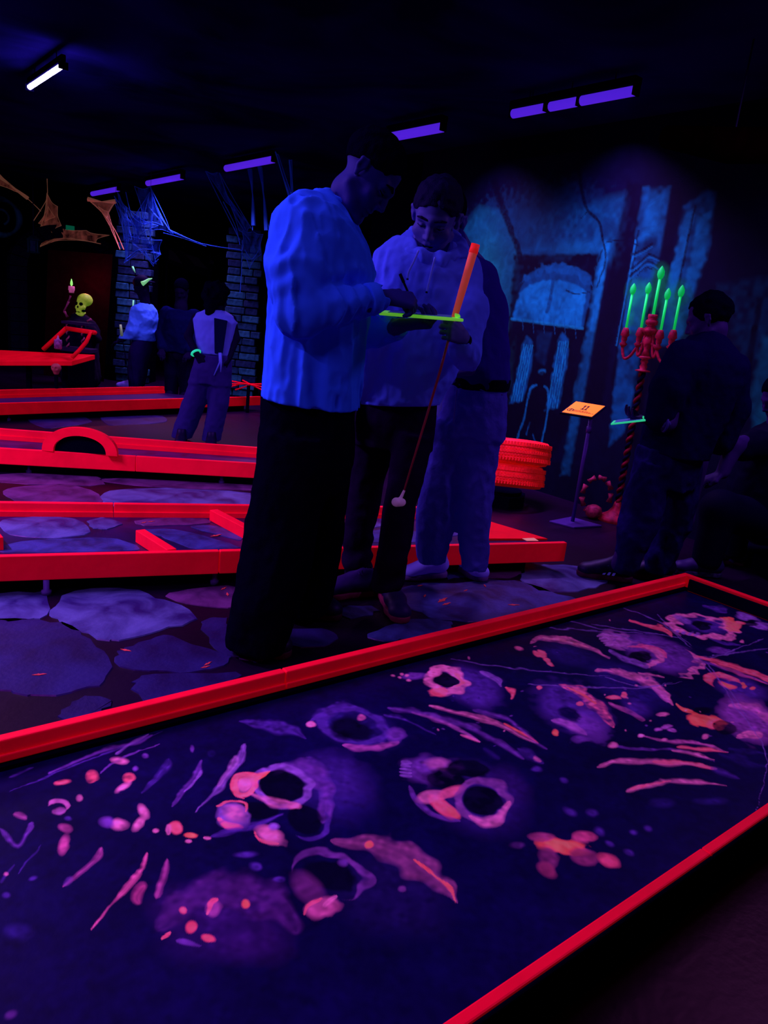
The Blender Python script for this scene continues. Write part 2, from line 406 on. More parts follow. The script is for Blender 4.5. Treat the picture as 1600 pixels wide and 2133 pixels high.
# ------------------------------------------------------------------ painting on a surface: artwork kept as colours on a fine grid
class Canvas:
    def __init__(s, P, base, wob=.35):
        s.P = P; s.px, s.py = proj(P); s.C = np.tile(np.array(base, np.float32), (len(P), 1))
        s.n1 = vnoise(P[:, 0]*30, P[:, 1]*30, P[:, 2]*30+3); s.n2 = vnoise(P[:, 0]*85+9, P[:, 1]*85, P[:, 2]*85)
        s.px = s.px+(s.n1*4+s.n2*2)*wob; s.py = s.py+(vnoise(P[:, 0]*26+40, P[:, 1]*26, P[:, 2]*26)*3.5+s.n2*1.5)*wob
        s.n3 = vnoise(P[:, 0]*7+2, P[:, 1]*7, P[:, 2]*7+5)
    def put(s, m, idx, col):
        m = m[:, None]; s.C[idx] = s.C[idx]*(1-m)+np.array(col, np.float32)*m
    def blob(s, cx, cy, rx, ry, col, ang=0, a=1., soft=.25, rag=.2, tex=.25, brush=0):
        R = max(rx, ry)*(1.3+rag)
        idx = np.nonzero((np.abs(s.px-cx) < R) & (np.abs(s.py-cy) < R))[0]
        if len(idx) == 0: return
        x = s.px[idx]-cx; y = s.py[idx]-cy; c, n = math.cos(math.radians(ang)), math.sin(math.radians(ang))
        u = (x*c+y*n)/rx; v = (-x*n+y*c)/ry; d = np.sqrt(u*u+v*v)+rag*(s.n1[idx]*.7+s.n2[idx]*.5)
        m = np.clip((1-d)/soft+.0, 0, 1)*a*(1-tex*.5+tex*(s.n2[idx]*.8+s.n1[idx]*.6)); s.put(np.clip(m, 0, 1), idx, col)
    def ring(s, cx, cy, rx, ry, wd, col, ang=0, a=1., a0=0, a1=360, rag=.12, tex=.3):
        R = max(rx, ry)*(1.5+wd); idx = np.nonzero((np.abs(s.px-cx) < R) & (np.abs(s.py-cy) < R))[0]
        if len(idx) == 0: return
        x = s.px[idx]-cx; y = s.py[idx]-cy; c, n = math.cos(math.radians(ang)), math.sin(math.radians(ang))
        u = (x*c+y*n)/rx; v = (-x*n+y*c)/ry; d = np.abs(np.sqrt(u*u+v*v)+rag*s.n1[idx]-1)
        t = (np.degrees(np.arctan2(v, u))-a0) % 360; span = a1-a0
        tap = np.clip(np.sin(np.clip(t/span, 0, 1)*math.pi)*1.6, 0, 1) if span < 359 else 1.
        m = np.clip((wd*tap-d)/(wd*.45), 0, 1)*(t <= span)*a*(1-tex*.5+tex*s.n2[idx]); s.put(np.clip(m, 0, 1), idx, col)
    def stroke(s, pts, w0, w1, col, a=1., soft=.5, tex=.3, mid=None, rag=.2, taper=False):
        P = np.array(catmull([np.array(p, float) for p in pts], 6)); R = max(w0, w1, mid or 0)+3
        idx = np.nonzero((s.px > P[:, 0].min()-R) & (s.px < P[:, 0].max()+R) & (s.py > P[:, 1].min()-R) & (s.py < P[:, 1].max()+R))[0]
        if len(idx) == 0: return
        x = s.px[idx]; y = s.py[idx]; best = np.full(len(idx), 1e9); wb = np.ones(len(idx)); n = len(P)-1
        for i in range(n):
            ax, ay = P[i]; bx, by = P[i+1]; dx, dy = bx-ax, by-ay; t = np.clip(((x-ax)*dx+(y-ay)*dy)/(dx*dx+dy*dy+1e-9), 0, 1)
            d = np.hypot(x-ax-t*dx, y-ay-t*dy); q = (i+t)/n; wd = w0+(w1-w0)*q
            if mid is not None: wd = wd+(mid-(w0+w1)/2)*np.sin(q*math.pi)
            if taper: wd = wd*(.35+.8*np.clip(np.sin(q*math.pi), 0, 1)**.6)
            d = d/np.maximum(wd, .3); u = d < best; best = np.where(u, d, best)
        st = np.sin(best*7+s.n3[idx]*6)*.5+.5 if taper else 1.
        best = best+rag*s.n1[idx]
        m = np.clip((1-best)/soft, 0, 1)*a*(1-tex*.5+tex*s.n2[idx])*(.72+.28*st); s.put(np.clip(m, 0, 1), idx, col)
    def poly(s, pts, col, a=1., feather=3., tex=.25, grad=None):
        P = np.array(pts, float); x = s.px; y = s.py
        idx = np.nonzero((x > P[:, 0].min()-9) & (x < P[:, 0].max()+9) & (y > P[:, 1].min()-9) & (y < P[:, 1].max()+9))[0]
        if len(idx) == 0: return
        x = x[idx]; y = y[idx]; ins = np.zeros(len(idx), bool); dm = np.full(len(idx), 1e9); n = len(P)
        for i in range(n):
            ax, ay = P[i]; bx, by = P[(i+1) % n]
            c = ((ay > y) != (by > y)) & (x < (bx-ax)*(y-ay)/(by-ay+1e-12)+ax); ins ^= c
            t = np.clip(((x-ax)*(bx-ax)+(y-ay)*(by-ay))/((bx-ax)**2+(by-ay)**2+1e-9), 0, 1); dm = np.minimum(dm, np.hypot(x-ax-t*(bx-ax), y-ay-t*(by-ay)))
        sd = np.where(ins, dm, -dm)+s.n1[idx]*2
        m = np.clip(sd/feather+.5, 0, 1)*a*(1-tex*.5+tex*(s.n1[idx]+s.n3[idx])); s.put(np.clip(m, 0, 1), idx, col)
    def build(s, name, F_, m, parent=None):
        o = link_mesh(name, s.P, F_, m, parent)
        at = o.data.color_attributes.new('paint', 'FLOAT_COLOR', 'POINT')
        at.data.foreach_set('color', np.concatenate([np.clip(s.C, 0, 1), np.ones((len(s.C), 1), np.float32)], 1).astype(np.float32).ravel()); return o
def quadgrid(nu, nv, flip=False):
    i = np.arange((nu-1)*(nv-1)); a = (i//(nv-1))*nv+i % (nv-1); q = np.stack([a, a+nv, a+nv+1, a+1], 1)
    return q[:, ::-1].copy() if flip else q

# ------------------------------------------------------------------ mural on the right wall
MX = 4.7
ys = np.arange(-1.2, 6.3, .009); zs = np.arange(0, 3.0, .009)
ys = ys[(ys > 1.85) & (ys < 5.7)]
YY, ZZ = np.meshgrid(ys, zs, indexing='ij'); MP = np.stack([np.full(YY.size, MX), YY.ravel(), ZZ.ravel()], 1)
mu = Canvas(MP, (.0008, .0012, .02), .18)
B1, B2, B3, B4, TE = (.0012, .020, .14), (.0012, .050, .30), (.002, .11, .55), (.004, .20, .75), (.004, .11, .24)
K = (.0004, .0004, .006)
mu.blob(1150, 470, 170, 110, B1, a=.9, soft=.7, rag=.25); mu.blob(1060, 520, 110, 130, (.0015, .03, .17), a=.9, soft=.6, rag=.3)
mu.poly([(965, 470), (1000, 430), (1045, 440), (1085, 530), (1060, 700), (1040, 810), (940, 820), (950, 600)], (.002, .06, .22), .9, 14)
mu.blob(1015, 560, 45, 90, TE, a=.6, soft=.8, rag=.3, tex=.5)
mu.poly([(1030, 780), (1075, 700), (1065, 860), (1030, 870)], (.002, .06, .2), .6, 8)
mu.poly([(1100, 470), (1200, 430), (1290, 440), (1275, 540), (1090, 525)], (.001, .045, .24), .75, 22, tex=.6)
mu.poly([(1240, 420), (1310, 400), (1290, 560), (1240, 540)], (.001, .05, .26), .5, 20)
mu.blob(1195, 520, 60, 25, (.002, .08, .36), a=.6, soft=.9)
mu.stroke([(1030, 380), (1050, 440), (1072, 500), (1085, 540)], 10, 7, K, soft=.5)
mu.poly([(1072, 532), (1262, 528), (1250, 600), (1222, 692), (1200, 860), (1130, 990), (1040, 990), (1045, 830)], K, 1, 6)
# arched window
mu.poly([(1083, 600), (1098, 575), (1130, 556), (1165, 550), (1205, 557), (1232, 575), (1230, 620), (1214, 684), (1066, 666)], (.001, .035, .22), 1, 4)
mu.poly([(1082, 610), (1105, 594), (1135, 584), (1165, 583), (1200, 592), (1222, 608), (1210, 680), (1068, 664)], B3, .95, 4, tex=.35)
mu.ring(1160, 620, 78, 62, .12, B2, ang=6, a0=195, a1=345); mu.stroke([(1152, 583), (1147, 620), (1139, 650)], 4, 5, B1, a=.8)
mu.stroke([(1066, 664), (1214, 684)], 4, 4, B4, a=.5)
for t in range(6): mu.stroke([(1088+22*t, 664), (1090+22*t, 690+3*t)], 1.5, .8, B2, a=.7)
mu.poly([(1120, 690), (1150, 692), (1135, 760), (1115, 750)], B1, .6, 6)
for x0, x1, y0, y1 in [(1098, 1076, 712, 835), (1172, 1150, 705, 850)]:
    mu.poly([(x0-9, y0+8), (x0, y0-12), (x0+12, y0), (x0+10, y0+50), (x1+13, y1), (x1-14, y1+4)], B2, 1, 5)
    for t in range(5): mu.stroke([(x0-6+4.5*t, y0+6), (x1-10+5*t, y1)], 1.2, 1.0, B4, a=.75)
# shadowy figure outlined in light blue
mu.blob(1130, 775, 10, 8, B3, a=.9, soft=.4); mu.blob(1131, 781, 10, 9, K, soft=.3)
for P_ in ([(1118, 802), (1106, 808), (1100, 830), (1092, 870), (1080, 905), (1073, 940)], [(1134, 805), (1141, 815), (1142, 850), (1135, 890), (1126, 935)]):
    mu.stroke(P_, 3, 2, B3, a=.85)
mu.stroke([(1104, 880), (1096, 905)], 2, 1.5, B2); mu.stroke([(1110, 905), (1116, 925)], 2, 1.5, B2)
mu.stroke([(1075, 945), (1071, 965)], 2.5, 2, B2); mu.stroke([(1120, 945), (1118, 968)], 2.5, 2, B2)
mu.blob(1112, 860, 18, 48, K, soft=.4)
# pillar strip and dark trunk
mu.poly([(1252, 500), (1272, 505), (1240, 690), (1215, 830), (1185, 990), (1168, 990), (1195, 830), (1222, 690)], (.0012, .05, .26), .95, 7)
mu.poly([(1258, 500), (1270, 505), (1240, 690), (1228, 690)], B3, .6, 5)
mu.poly([(1310, 380), (1345, 385), (1310, 560), (1280, 700), (1250, 860), (1215, 860), (1240, 700), (1270, 560)], K, 1, 8)
mu.poly([(1340, 390), (1398, 388), (1378, 520), (1345, 640), (1325, 800), (1300, 900), (1268, 930), (1285, 760), (1310, 580)], B2, .95, 7, tex=.4)
mu.poly([(1352, 400), (1392, 400), (1372, 490), (1335, 500)], B3, .45, 16)
mu.stroke([(1330, 480), (1312, 590), (1292, 690), (1275, 800)], 3, 3, K, a=.8); mu.stroke([(1324, 500), (1306, 600), (1284, 720)], 2.5, 2, B3, a=.9)
mu.blob(1335, 640, 38, 70, TE, a=.75, soft=.8)
mu.poly([(1425, 430), (1475, 395), (1492, 400), (1478, 520), (1450, 600), (1430, 680), (1410, 720), (1375, 720), (1392, 600)], B2, .95, 8, tex=.4)
mu.poly([(1430, 440), (1450, 430), (1420, 560), (1398, 640), (1388, 600)], B3, .8, 6); mu.poly([(1455, 450), (1482, 440), (1468, 540), (1440, 620), (1425, 610)], B3, .8, 6)
mu.stroke([(1448, 430), (1425, 540), (1408, 620)], 3, 4, K, a=.9)
mu.blob(1408, 660, 40, 60, TE, a=.7, soft=.8)
mu.poly([(1400, 395), (1425, 400), (1392, 560), (1372, 700), (1345, 820), (1322, 930), (1302, 930), (1330, 800), (1350, 640), (1378, 520)], K, 1, 6)
for k, P_ in enumerate(([(1312, 575), (1330, 560), (1350, 545), (1372, 555)], [(1315, 560), (1335, 545), (1352, 530), (1372, 538)], [(1318, 530), (1340, 520), (1358, 508)])):
    mu.stroke(P_, 3, 3, K, a=.9); mu.stroke([(x, y+6) for x, y in P_], 2, 2, B3, a=.6)
mu.ring(1352, 590, 28, 34, .06, K, a0=190, a1=340)
# bare branches
for P_, w0, w1 in [([(1205, 350), (1215, 410), (1226, 440), (1248, 462), (1254, 492)], 6, 3), ([(1254, 492), (1262, 540), (1250, 580), (1243, 600)], 3, 1.5), ([(1262, 505), (1300, 500), (1330, 512)], 2, 1),
                   ([(1180, 605), (1200, 612), (1228, 608)], 2.5, 1.2), ([(1225, 440), (1210, 455)], 2, 1), ([(1255, 520), (1240, 560)], 2, 1)]: mu.stroke(P_, w0, w1, K, soft=.6)
mu.poly([(1500, 600), (1600, 580), (1700, 590), (1700, 760), (1560, 750), (1530, 700)], (.001, .022, .12), .8, 30, tex=.5)
mu.poly([(1578, 620), (1590, 620), (1560, 800), (1545, 800)], K, .9, 6)
mu.poly([(1590, 700), (1700, 700), (1700, 990), (1570, 900), (1562, 830)], (.002, .06, .22), .85, 14)
mu.blob(1600, 880, 30, 60, TE, a=.7, soft=.8); mu.poly([(1285, 860), (1300, 840), (1290, 900), (1275, 915)], B2, .6, 6)
for (x, y, r) in [(1325, 607, 16), (1352, 603, 14), (1378, 572, 15), (1388, 616, 16), (1418, 610, 17)]:
    mu.blob(x, y+3, r*1.7, r*2.2, (.003, .20, .16), a=.7, soft=1., rag=.05)
    mu.stroke([(x-3, y+14), (x-17, y+82)], 9, 8, (.003, .22, .17), a=.55, soft=1.)
MUM = mat('mural_paint', (1, 1, 1), .75, attr=True, var=.35, scale=9, spec=.15)
mu.C[:, 1] *= 1.9; mu.C[:, 2] *= .85; mu.C *= .62
wall_right = struct(mu.build('wall_right', quadgrid(len(ys), len(zs)), MUM))
struct(MB().box((MX, 5.69, 0), (MX+.08, 6.4, 3.0)).build('wall_right_end', BLACK))
struct(MB().box((MX, -2.2, 0), (MX+.08, 1.86, 3.0)).build('wall_right_near', BLACK))
struct(MB().box((MX+.005, 1.8, 0), (MX+.08, 5.75, 3.0)).build('trim_1', BLACK))
struct(MB().box((-3.2, 15.2, 0), (8.3, 15.3, 3.0)).build('wall_back', BLACK))

# ================================================================== MINIGOLF COURSES
def course(name, label, deck, zd, rails, zr, w, deckm, railm, zb, skirt=True, feet=(), pieces=None):
    """deck: ground corners; rails: list of (p, q, side-offset normal, split) along the deck edge"""
    c = np.mean(deck, 0); t = thing(name, label, 'minigolf course', (c[0], c[1], 0), 'red-railed minigolf courses')
    d = None
    if deckm: d = MB().prism([tuple(p[:2]) for p in deck], zb, zd).build('deck', deckm, t, loc=(c[0], c[1], 0))
    cc = [c[:2]+(np.array(p[:2])-c[:2])*.9 for p in deck]
    if skirt: MB().prism([tuple(p) for p in cc], .0, zb).build('base', BLACK, t, loc=(c[0], c[1], 0))
    for p, q, cuts in rails:
        p = np.array(p[:2]); q = np.array(q[:2]); dv = (q-p)/np.linalg.norm(q-p); n = np.array([-dv[1], dv[0]])
        if n @ (c[:2]-p) > 0: n = -n
        us = [0]+list(cuts)+[1]
        for a, b in zip(us[:-1], us[1:]):
            A = p+(q-p)*a+dv*(.0015 if a else 0); B = p+(q-p)*b-dv*(.0015 if b < 1 else 0)
            L_ = [A, B, B+n*w, A+n*w]
            m = MB().prism([tuple(x) for x in L_], zb, zr)
            m.build('rail', railm, t, loc=((A+B)/2).tolist()+[zr], bevel=.004)
            # ledge at the foot of the inner face
            e = .008; m = MB().prism([tuple(x) for x in (A-n*e, B-n*e, B-n*.0004, A-n*.0004)], zd+.0005, zd+(zr-zd)*.38); m.build('rail_ledge', railm, t, loc=((A+B)/2).tolist()+[zr])
    for f in feet: MB().lathe((f[0], f[1], 0), [(.02, 0), (.02, .02), (.012, .025), (.012, zb)], 12).build('adjustable_foot', mat('plastic_foot', (.05, .02, .2), .5), t, True, loc=(f[0], f[1], 0))
    return t, d
# near course with the skull mural
AX0, AX1, AY0, AY1, ZD, ZR = -.75, 3.352, .604, 1.718, .10, .17
A_t = thing('minigolf_course', 'nearest red-railed minigolf course, its deck painted with skulls and bones', 'minigolf course', ((AX0+AX1)/2, (AY0+AY1)/2, 0), 'red-railed minigolf courses')
def railbox(t, a, b, name='rail', m=NEON, bev=.004, label=None):
    o = MB().box(a, b).build(name, m, t, loc=tuple((np.array(a)+np.array(b))/2), bevel=bev)
    if label: o['label'] = label
    return o
for x0, x1 in ((AX0, 1.1), (1.103, AX1)):
    railbox(A_t, (x0, AY1, .06), (x1, AY1+.03, ZR)); railbox(A_t, (x0, AY1-.007, ZD+.014), (x1, AY1-.0003, ZD+.034), 'rail_ledge')
railbox(A_t, (AX0, AY1-.02, ZD-.004), (AX1, AY1-.0003, ZD+.012), 'edge_strip', BLACK, .001)
for x0, x1 in ((AX0, 1.497), (1.5, AX1)): railbox(A_t, (x0, AY0-.024, .06), (x1, AY0, ZR)); railbox(A_t, (x0, AY0-.034, .05), (x1, AY0-.0245, ZR-.001), 'unlit_face_board', BLACK)  # black board stands in for the unlit outer face of the rail
railbox(A_t, (AX1+.001, AY0-.03, .06), (AX1+.034, AY1+.03, ZR))
railbox(A_t, (AX1-.012, AY0+.001, ZD+.0005), (AX1-.0005, AY1-.021, ZR-.012), 'inner_facing', BLACKP, .001)
MB().box((AX0+.1, AY0+.08, 0), (AX1-.1, AY1-.08, .06)).build('base', BLACK, A_t, loc=((AX0+AX1)/2, (AY0+AY1)/2, 0))
MB().box((AX0, AY0+.001, .06), (AX1-.001, AY1-.001, ZD-.006)).build('deck_board', BLACK, A_t, loc=((AX0+AX1)/2, (AY0+AY1)/2, .06))
xs = [.1]; 
while xs[-1] < AX1-.013: xs.append(xs[-1]+.0022+.0011*max(xs[-1]-.4, 0))
xs = np.array([AX0, -.4, -.1]+xs[:-1]+[AX1-.013]); ya = np.linspace(AY0+.002, AY1-.0204, 420)
XX, YY = np.meshgrid(xs, ya, indexing='ij'); dp = np.stack([XX.ravel(), YY.ravel(), np.full(XX.size, ZD)], 1)
dk = Canvas(dp, (.0028, .0008, .052), .7)
dk.C *= (1+.25*dk.n3)[:, None]
PD, PM, PL, PK, HO, OR = (.016, .006, .15), (.045, .012, .26), (.16, .05, .46), (.50, .10, .40), (.90, .09, .22), (1.0, .10, .10)
V2, DKK = (.10, .022, .33), (.0008, .0004, .012)
B_ = lambda x, y, rx_, ry_, c, **k: dk.blob(x, y, rx_*1.1, ry_*1.1, c, **k)
S_ = lambda p, w0, w1, c, mid=None, **k: dk.stroke(p, w0*1.45, w1*1.45, c, mid=None if mid is None else mid*1.25, taper=True, **{**dict(rag=.45), **k})
R_ = lambda x, y, rx_, ry_, w_, c, **k: dk.ring(x, y, rx_, ry_, w_*1.2, c, **k)
# big skull, centre left
B_(690, 1645, 110, 82, PD, ang=15, a=.9, soft=.5, rag=.15); B_(700, 1620, 85, 60, PM, ang=20, a=.45, soft=.6)
S_([(545, 1620), (600, 1602), (650, 1612), (680, 1650), (672, 1710)], 9, 14, V2, a=.9, mid=18); R_(588, 1637, 56, 40, .16, PL, ang=8, a=.85)
B_(587, 1637, 47, 31, DKK, ang=8, soft=.12, rag=.06); B_(540, 1688, 42, 18, DKK, ang=10, soft=.2); B_(634, 1707, 36, 27, DKK, ang=30, soft=.15, rag=.08)
R_(634, 1709, 46, 36, .14, PM, ang=20, a=.9, a0=-60, a1=100); S_([(520, 1650), (560, 1668), (620, 1680)], 5, 6, PK, a=.8); B_(612, 1678, 16, 8, PK, soft=.4)
S_([(500, 1625), (530, 1622), (565, 1608)], 7, 4, OR, a=.9); R_(510, 1634, 25, 22, .25, HO, a=.9); B_(512, 1634, 22, 17, PK, soft=.4, rag=.3); S_([(495, 1618), (490, 1650), (510, 1662)], 4, 3, HO)
B_(485, 1697, 33, 30, PL, soft=.25, rag=.3); B_(488, 1692, 26, 22, PK, soft=.5, rag=.4, tex=.7); S_([(455, 1705), (475, 1720), (505, 1722)], 5, 5, HO, tex=.8); S_([(450, 1680), (480, 1668), (512, 1672), (512, 1690)], 2.5, 2.5, HO)
S_([(440, 1742), (480, 1730), (540, 1716), (590, 1695)], 4, 6, PM, a=.9); B_(562, 1738, 32, 20, PK, ang=25, soft=.35, rag=.3, a=.85); B_(572, 1722, 14, 10, PL, soft=.5); S_([(530, 1730), (545, 1750), (580, 1757)], 3, 3, HO, a=.8)
B_(365, 1725, 16, 12, HO, ang=30, soft=.4, rag=.35); B_(398, 1741, 15, 6, OR, ang=5, soft=.4, rag=.2); S_([(350, 1738), (352, 1718)], 4, 5, PK); B_(394, 1753, 8, 4, PK, soft=.4); B_(325, 1731, 8, 6, PK, soft=.5)
S_([(425, 1745), (438, 1746)], 2.5, 2.5, PK)
# second skull, centre right
B_(1000, 1665, 115, 78, (.022, .006, .15), ang=22, a=.9, soft=.5, rag=.12); B_(1050, 1640, 60, 50, (.03, .006, .17), a=.7, soft=.8)
B_(900, 1605, 62, 32, V2, ang=5, a=.8, soft=.35, rag=.25); B_(912, 1590, 30, 14, (.28, .06, .30), soft=.5, a=.8); B_(935, 1625, 50, 25, DKK, ang=8, soft=.25); B_(975, 1603, 46, 17, DKK, ang=10, soft=.2)
B_(900, 1660, 34, 13, PK, ang=-6, soft=.3, rag=.2, a=.85); B_(940, 1650, 34, 12, (.45, .06, .22), ang=-22, soft=.4); B_(925, 1683, 36, 15, HO, ang=35, soft=.35, rag=.3, a=.8); B_(945, 1695, 22, 8, OR, ang=40, soft=.5, a=.5)
R_(1005, 1667, 52, 44, .16, (.14, .03, .26), ang=5, a=.8); B_(1005, 1667, 39, 30, DKK, ang=8, soft=.12, rag=.05); S_([(980, 1700), (1010, 1714), (1040, 1706), (1060, 1672)], 7, 6, PK, a=.85, mid=11)
for k in range(5): S_([(834, 1587+7*k), (858, 1590+7*k)], 3, 3.5, PL, soft=.6)
B_(880, 1600, 14, 8, V2, soft=.5); S_([(853, 1640), (870, 1668), (910, 1700), (960, 1712)], 5, 4, V2, a=.8)
# lower skull (600-960, 1750-1930)
B_(820, 1860, 150, 105, (.010, .004, .085), ang=15, a=.9, soft=.5); S_([(690, 1752), (780, 1762), (860, 1795), (920, 1835), (955, 1880)], 7, 5, (.20, .035, .20), a=.8, mid=26)
S_([(860, 1790), (910, 1825), (940, 1855), (952, 1880)], 3, 2.5, OR, a=.8); B_(768, 1761, 9, 9, OR, soft=.5); R_(690, 1823, 78, 46, .13, (.10, .02, .24), ang=12, a=.8, a0=-200, a1=70); B_(690, 1823, 56, 30, DKK, ang=10, soft=.2)
B_(640, 1850, 42, 28, (.10, .015, .16), ang=45, a=.8, soft=.5); B_(668, 1892, 36, 20, (.34, .05, .25), ang=-10, soft=.35, rag=.25); S_([(635, 1905), (642, 1885), (668, 1872)], 3, 3, HO, a=.7); S_([(672, 1888), (700, 1868)], 4, 3, PK, a=.7); B_(716, 1796, 14, 9, V2, soft=.6)
B_(838, 1853, 10, 7, (.10, .02, .2), soft=.5)
# round skull lower left
B_(460, 1925, 160, 78, (.024, .004, .11), ang=18, a=.9, soft=.4, rag=.1); S_([(330, 1930), (400, 1870), (470, 1850), (540, 1865), (600, 1910), (615, 1940)], 20, 12, (.05, .008, .14), a=.8, mid=34)
B_(400, 1965, 80, 60, (.012, .003, .08), a=.8, soft=.6); B_(445, 1893, 18, 19, (.20, .03, .25), soft=.4); S_([(434, 1905), (440, 1880), (452, 1874)], 4, 4, HO, a=.8); B_(382, 1897, 9, 8, HO, soft=.6); B_(512, 1883, 10, 10, OR, soft=.5)
B_(400, 1932, 13, 14, (.8, .06, .14), ang=60, soft=.4, rag=.3); B_(436, 1953, 18, 9, (.8, .06, .14), ang=15, soft=.4, rag=.3); S_([(335, 1955), (355, 1941)], 2, 3, HO); S_([(370, 1958), (420, 1968)], 6, 4, V2)
# torn scrap lower right
B_(1170, 1762, 52, 16, OR, ang=8, soft=.3, rag=.4, tex=.5); B_(1130, 1745, 30, 10, (.25, .03, .18), ang=5, soft=.4, rag=.3); B_(1215, 1745, 25, 12, (.4, .04, .2), soft=.4, rag=.4)
B_(1145, 1785, 22, 28, (.12, .015, .12), ang=-20, soft=.4, rag=.3); B_(1140, 1812, 24, 14, (.2, .02, .12), ang=25, soft=.4); B_(1215, 1785, 30, 18, (.18, .02, .14), ang=20, soft=.4, rag=.3); B_(1268, 1792, 26, 13, (.45, .04, .16), ang=22, soft=.35, rag=.2); B_(1080, 1760, 20, 8, (.05, .01, .14), soft=.5)
for x, y, a_, b_ in [(1234, 1694, 16, 10), (1250, 1732, 16, 10), (1270, 1757, 12, 7), (1322, 1733, 12, 7), (1350, 1725, 12, 7), (1310, 1777, 14, 7), (1175, 1625, 10, 7), (1190, 1690, 20, 9)]: B_(x, y, a_, b_, PM, ang=20, soft=.6, rag=.2, a=.8)
# ribs, left
for P_, w0, w1, c, al in [
 ([(508, 1552), (495, 1590), (465, 1630), (440, 1660), (408, 1692)], 7, 3, PL, .9), ([(490, 1580), (478, 1605), (452, 1638)], 7, 4, (.28, .08, .5), .8), ([(420, 1585), (405, 1620), (375, 1655), (358, 1680)], 6, 3, V2, .8), ([(418, 1605), (405, 1630), (384, 1650)], 3, 2, PL, .9),
 ([(352, 1580), (335, 1610), (295, 1650)], 8, 3, PM, .8), ([(212, 1768), (190, 1800), (160, 1825), (132, 1848)], 6, 4, (.30, .04, .28), .8), ([(150, 1830), (135, 1845)], 7, 5, V2, .8),
 ([(306, 1778), (295, 1810), (262, 1850), (232, 1885), (190, 1935)], 5, 3, (.55, .07, .33), .9), ([(350, 1790), (342, 1825), (325, 1868)], 6, 7, (.28, .035, .26), .85), ([(300, 1848), (285, 1868), (288, 1880)], 11, 6, (.4, .04, .25), .85),
 ([(20, 1618), (70, 1597)], 3, 3, PM, .8), ([(100, 1612), (200, 1570), (280, 1548), (318, 1530)], 3, 5, V2, .9), ([(20, 1650), (140, 1600), (250, 1560), (340, 1522)], 1.5, 2, PM, .9), ([(240, 1572), (280, 1545), (310, 1528)], 3, 3, PL, .8), ([(208, 1612), (250, 1580), (330, 1550)], 2, 1.2, V2, .9),
 ([(40, 1820), (60, 1790), (88, 1760)], 2, 2, PM, .8), ([(1, 1725), (40, 1762), (66, 1715)], 6, 6, V2, .8), ([(30, 1695), (55, 1705)], 5, 4, (.25, .04, .25), .7), ([(110, 1690), (135, 1690)], 5, 5, (.3, .06, .35), .8), ([(0, 1838), (15, 1820), (32, 1800)], 4, 3, PM, .7)]:
    S_(P_, w0, w1, c, a=al, soft=.7)
R_(120, 1680, 18, 14, .35, (.4, .08, .42), a0=180, a1=400, a=.9); B_(125, 1690, 12, 8, (.3, .07, .42), soft=.5)
for x, y, a_, b_, an, c in [(268, 1620, 13, 12, 0, HO), (258, 1640, 22, 9, -30, PK), (190, 1618, 12, 13, 0, HO), (250, 1585, 22, 7, 5, PK), (284, 1600, 8, 8, 0, V2), (128, 1630, 17, 5, -10, HO), (300, 1690, 20, 12, 60, PK), (290, 1715, 22, 10, -50, PK), (248, 1716, 20, 14, 0, PK), (225, 1712, 22, 13, 0, V2),
    (135, 1725, 16, 9, 20, (.3, .04, .25)), (133, 1760, 12, 24, 15, (.4, .05, .28)), (143, 1705, 10, 6, 0, PM), (165, 1662, 8, 7, 0, PK), (70, 1828, 12, 6, -20, PM), (14, 1820, 6, 5, 0, PK), (12, 1865, 10, 7, 0, PM), (400, 1560, 5, 9, -15, V2), (438, 1569, 8, 8, 0, PD), (303, 1573, 8, 6, 0, V2), (35, 1940, 34, 20, 10, PD), (25, 2115, 20, 12, -25, (.05, .01, .15)), (510, 1780, 26, 8, -5, PM), (535, 1805, 18, 10, 15, PM), (580, 1832, 13, 6, 0, PM)]:
    B_(x, y, a_, b_, c, ang=an, soft=.55, rag=.3, tex=.5)
# upper middle: dim skull and ribs
B_(745, 1515, 108, 46, PD, ang=14, a=.95, soft=.4, rag=.2); R_(735, 1510, 70, 34, .22, PM, ang=12, a=.8); B_(728, 1518, 44, 26, DKK, ang=10, soft=.3); S_([(640, 1508), (690, 1480), (740, 1478)], 4, 5, PM); B_(650, 1509, 12, 8, PK, soft=.4); S_([(716, 1552), (770, 1558), (830, 1545)], 6, 6, (.3, .05, .36), a=.8); B_(752, 1495, 9, 7, (.35, .06, .3), soft=.5)
B_(825, 1530, 22, 18, V2, soft=.5); S_([(500, 1502), (560, 1510), (605, 1520), (640, 1540)], 5, 3, PM, mid=12, a=.8)
for P_, w, c in [([(895, 1470), (960, 1485), (1030, 1505), (1090, 1535), (1122, 1548)], 4.5, PK), ([(1050, 1508), (1095, 1530), (1122, 1547)], 3.5, OR), ([(860, 1483), (930, 1505), (1000, 1545)], 5, (.3, .06, .42)), ([(800, 1488), (850, 1500), (910, 1530)], 4, PM), ([(810, 1475), (900, 1490), (990, 1520), (1060, 1560), (1090, 1580)], 7, V2), ([(985, 1478), (1060, 1500), (1110, 1540), (1140, 1560)], 5, V2), ([(960, 1530), (1000, 1545)], 3.5, (.6, .1, .4)), ([(1080, 1560), (1130, 1590)], 8, PM), ([(1010, 1560), (1040, 1580)], 9, (.02, .006, .16)), ([(1112, 1578), (1125, 1586)], 4, PK)]:
    S_(P_, w, w*.6, c, a=.85, soft=.8)
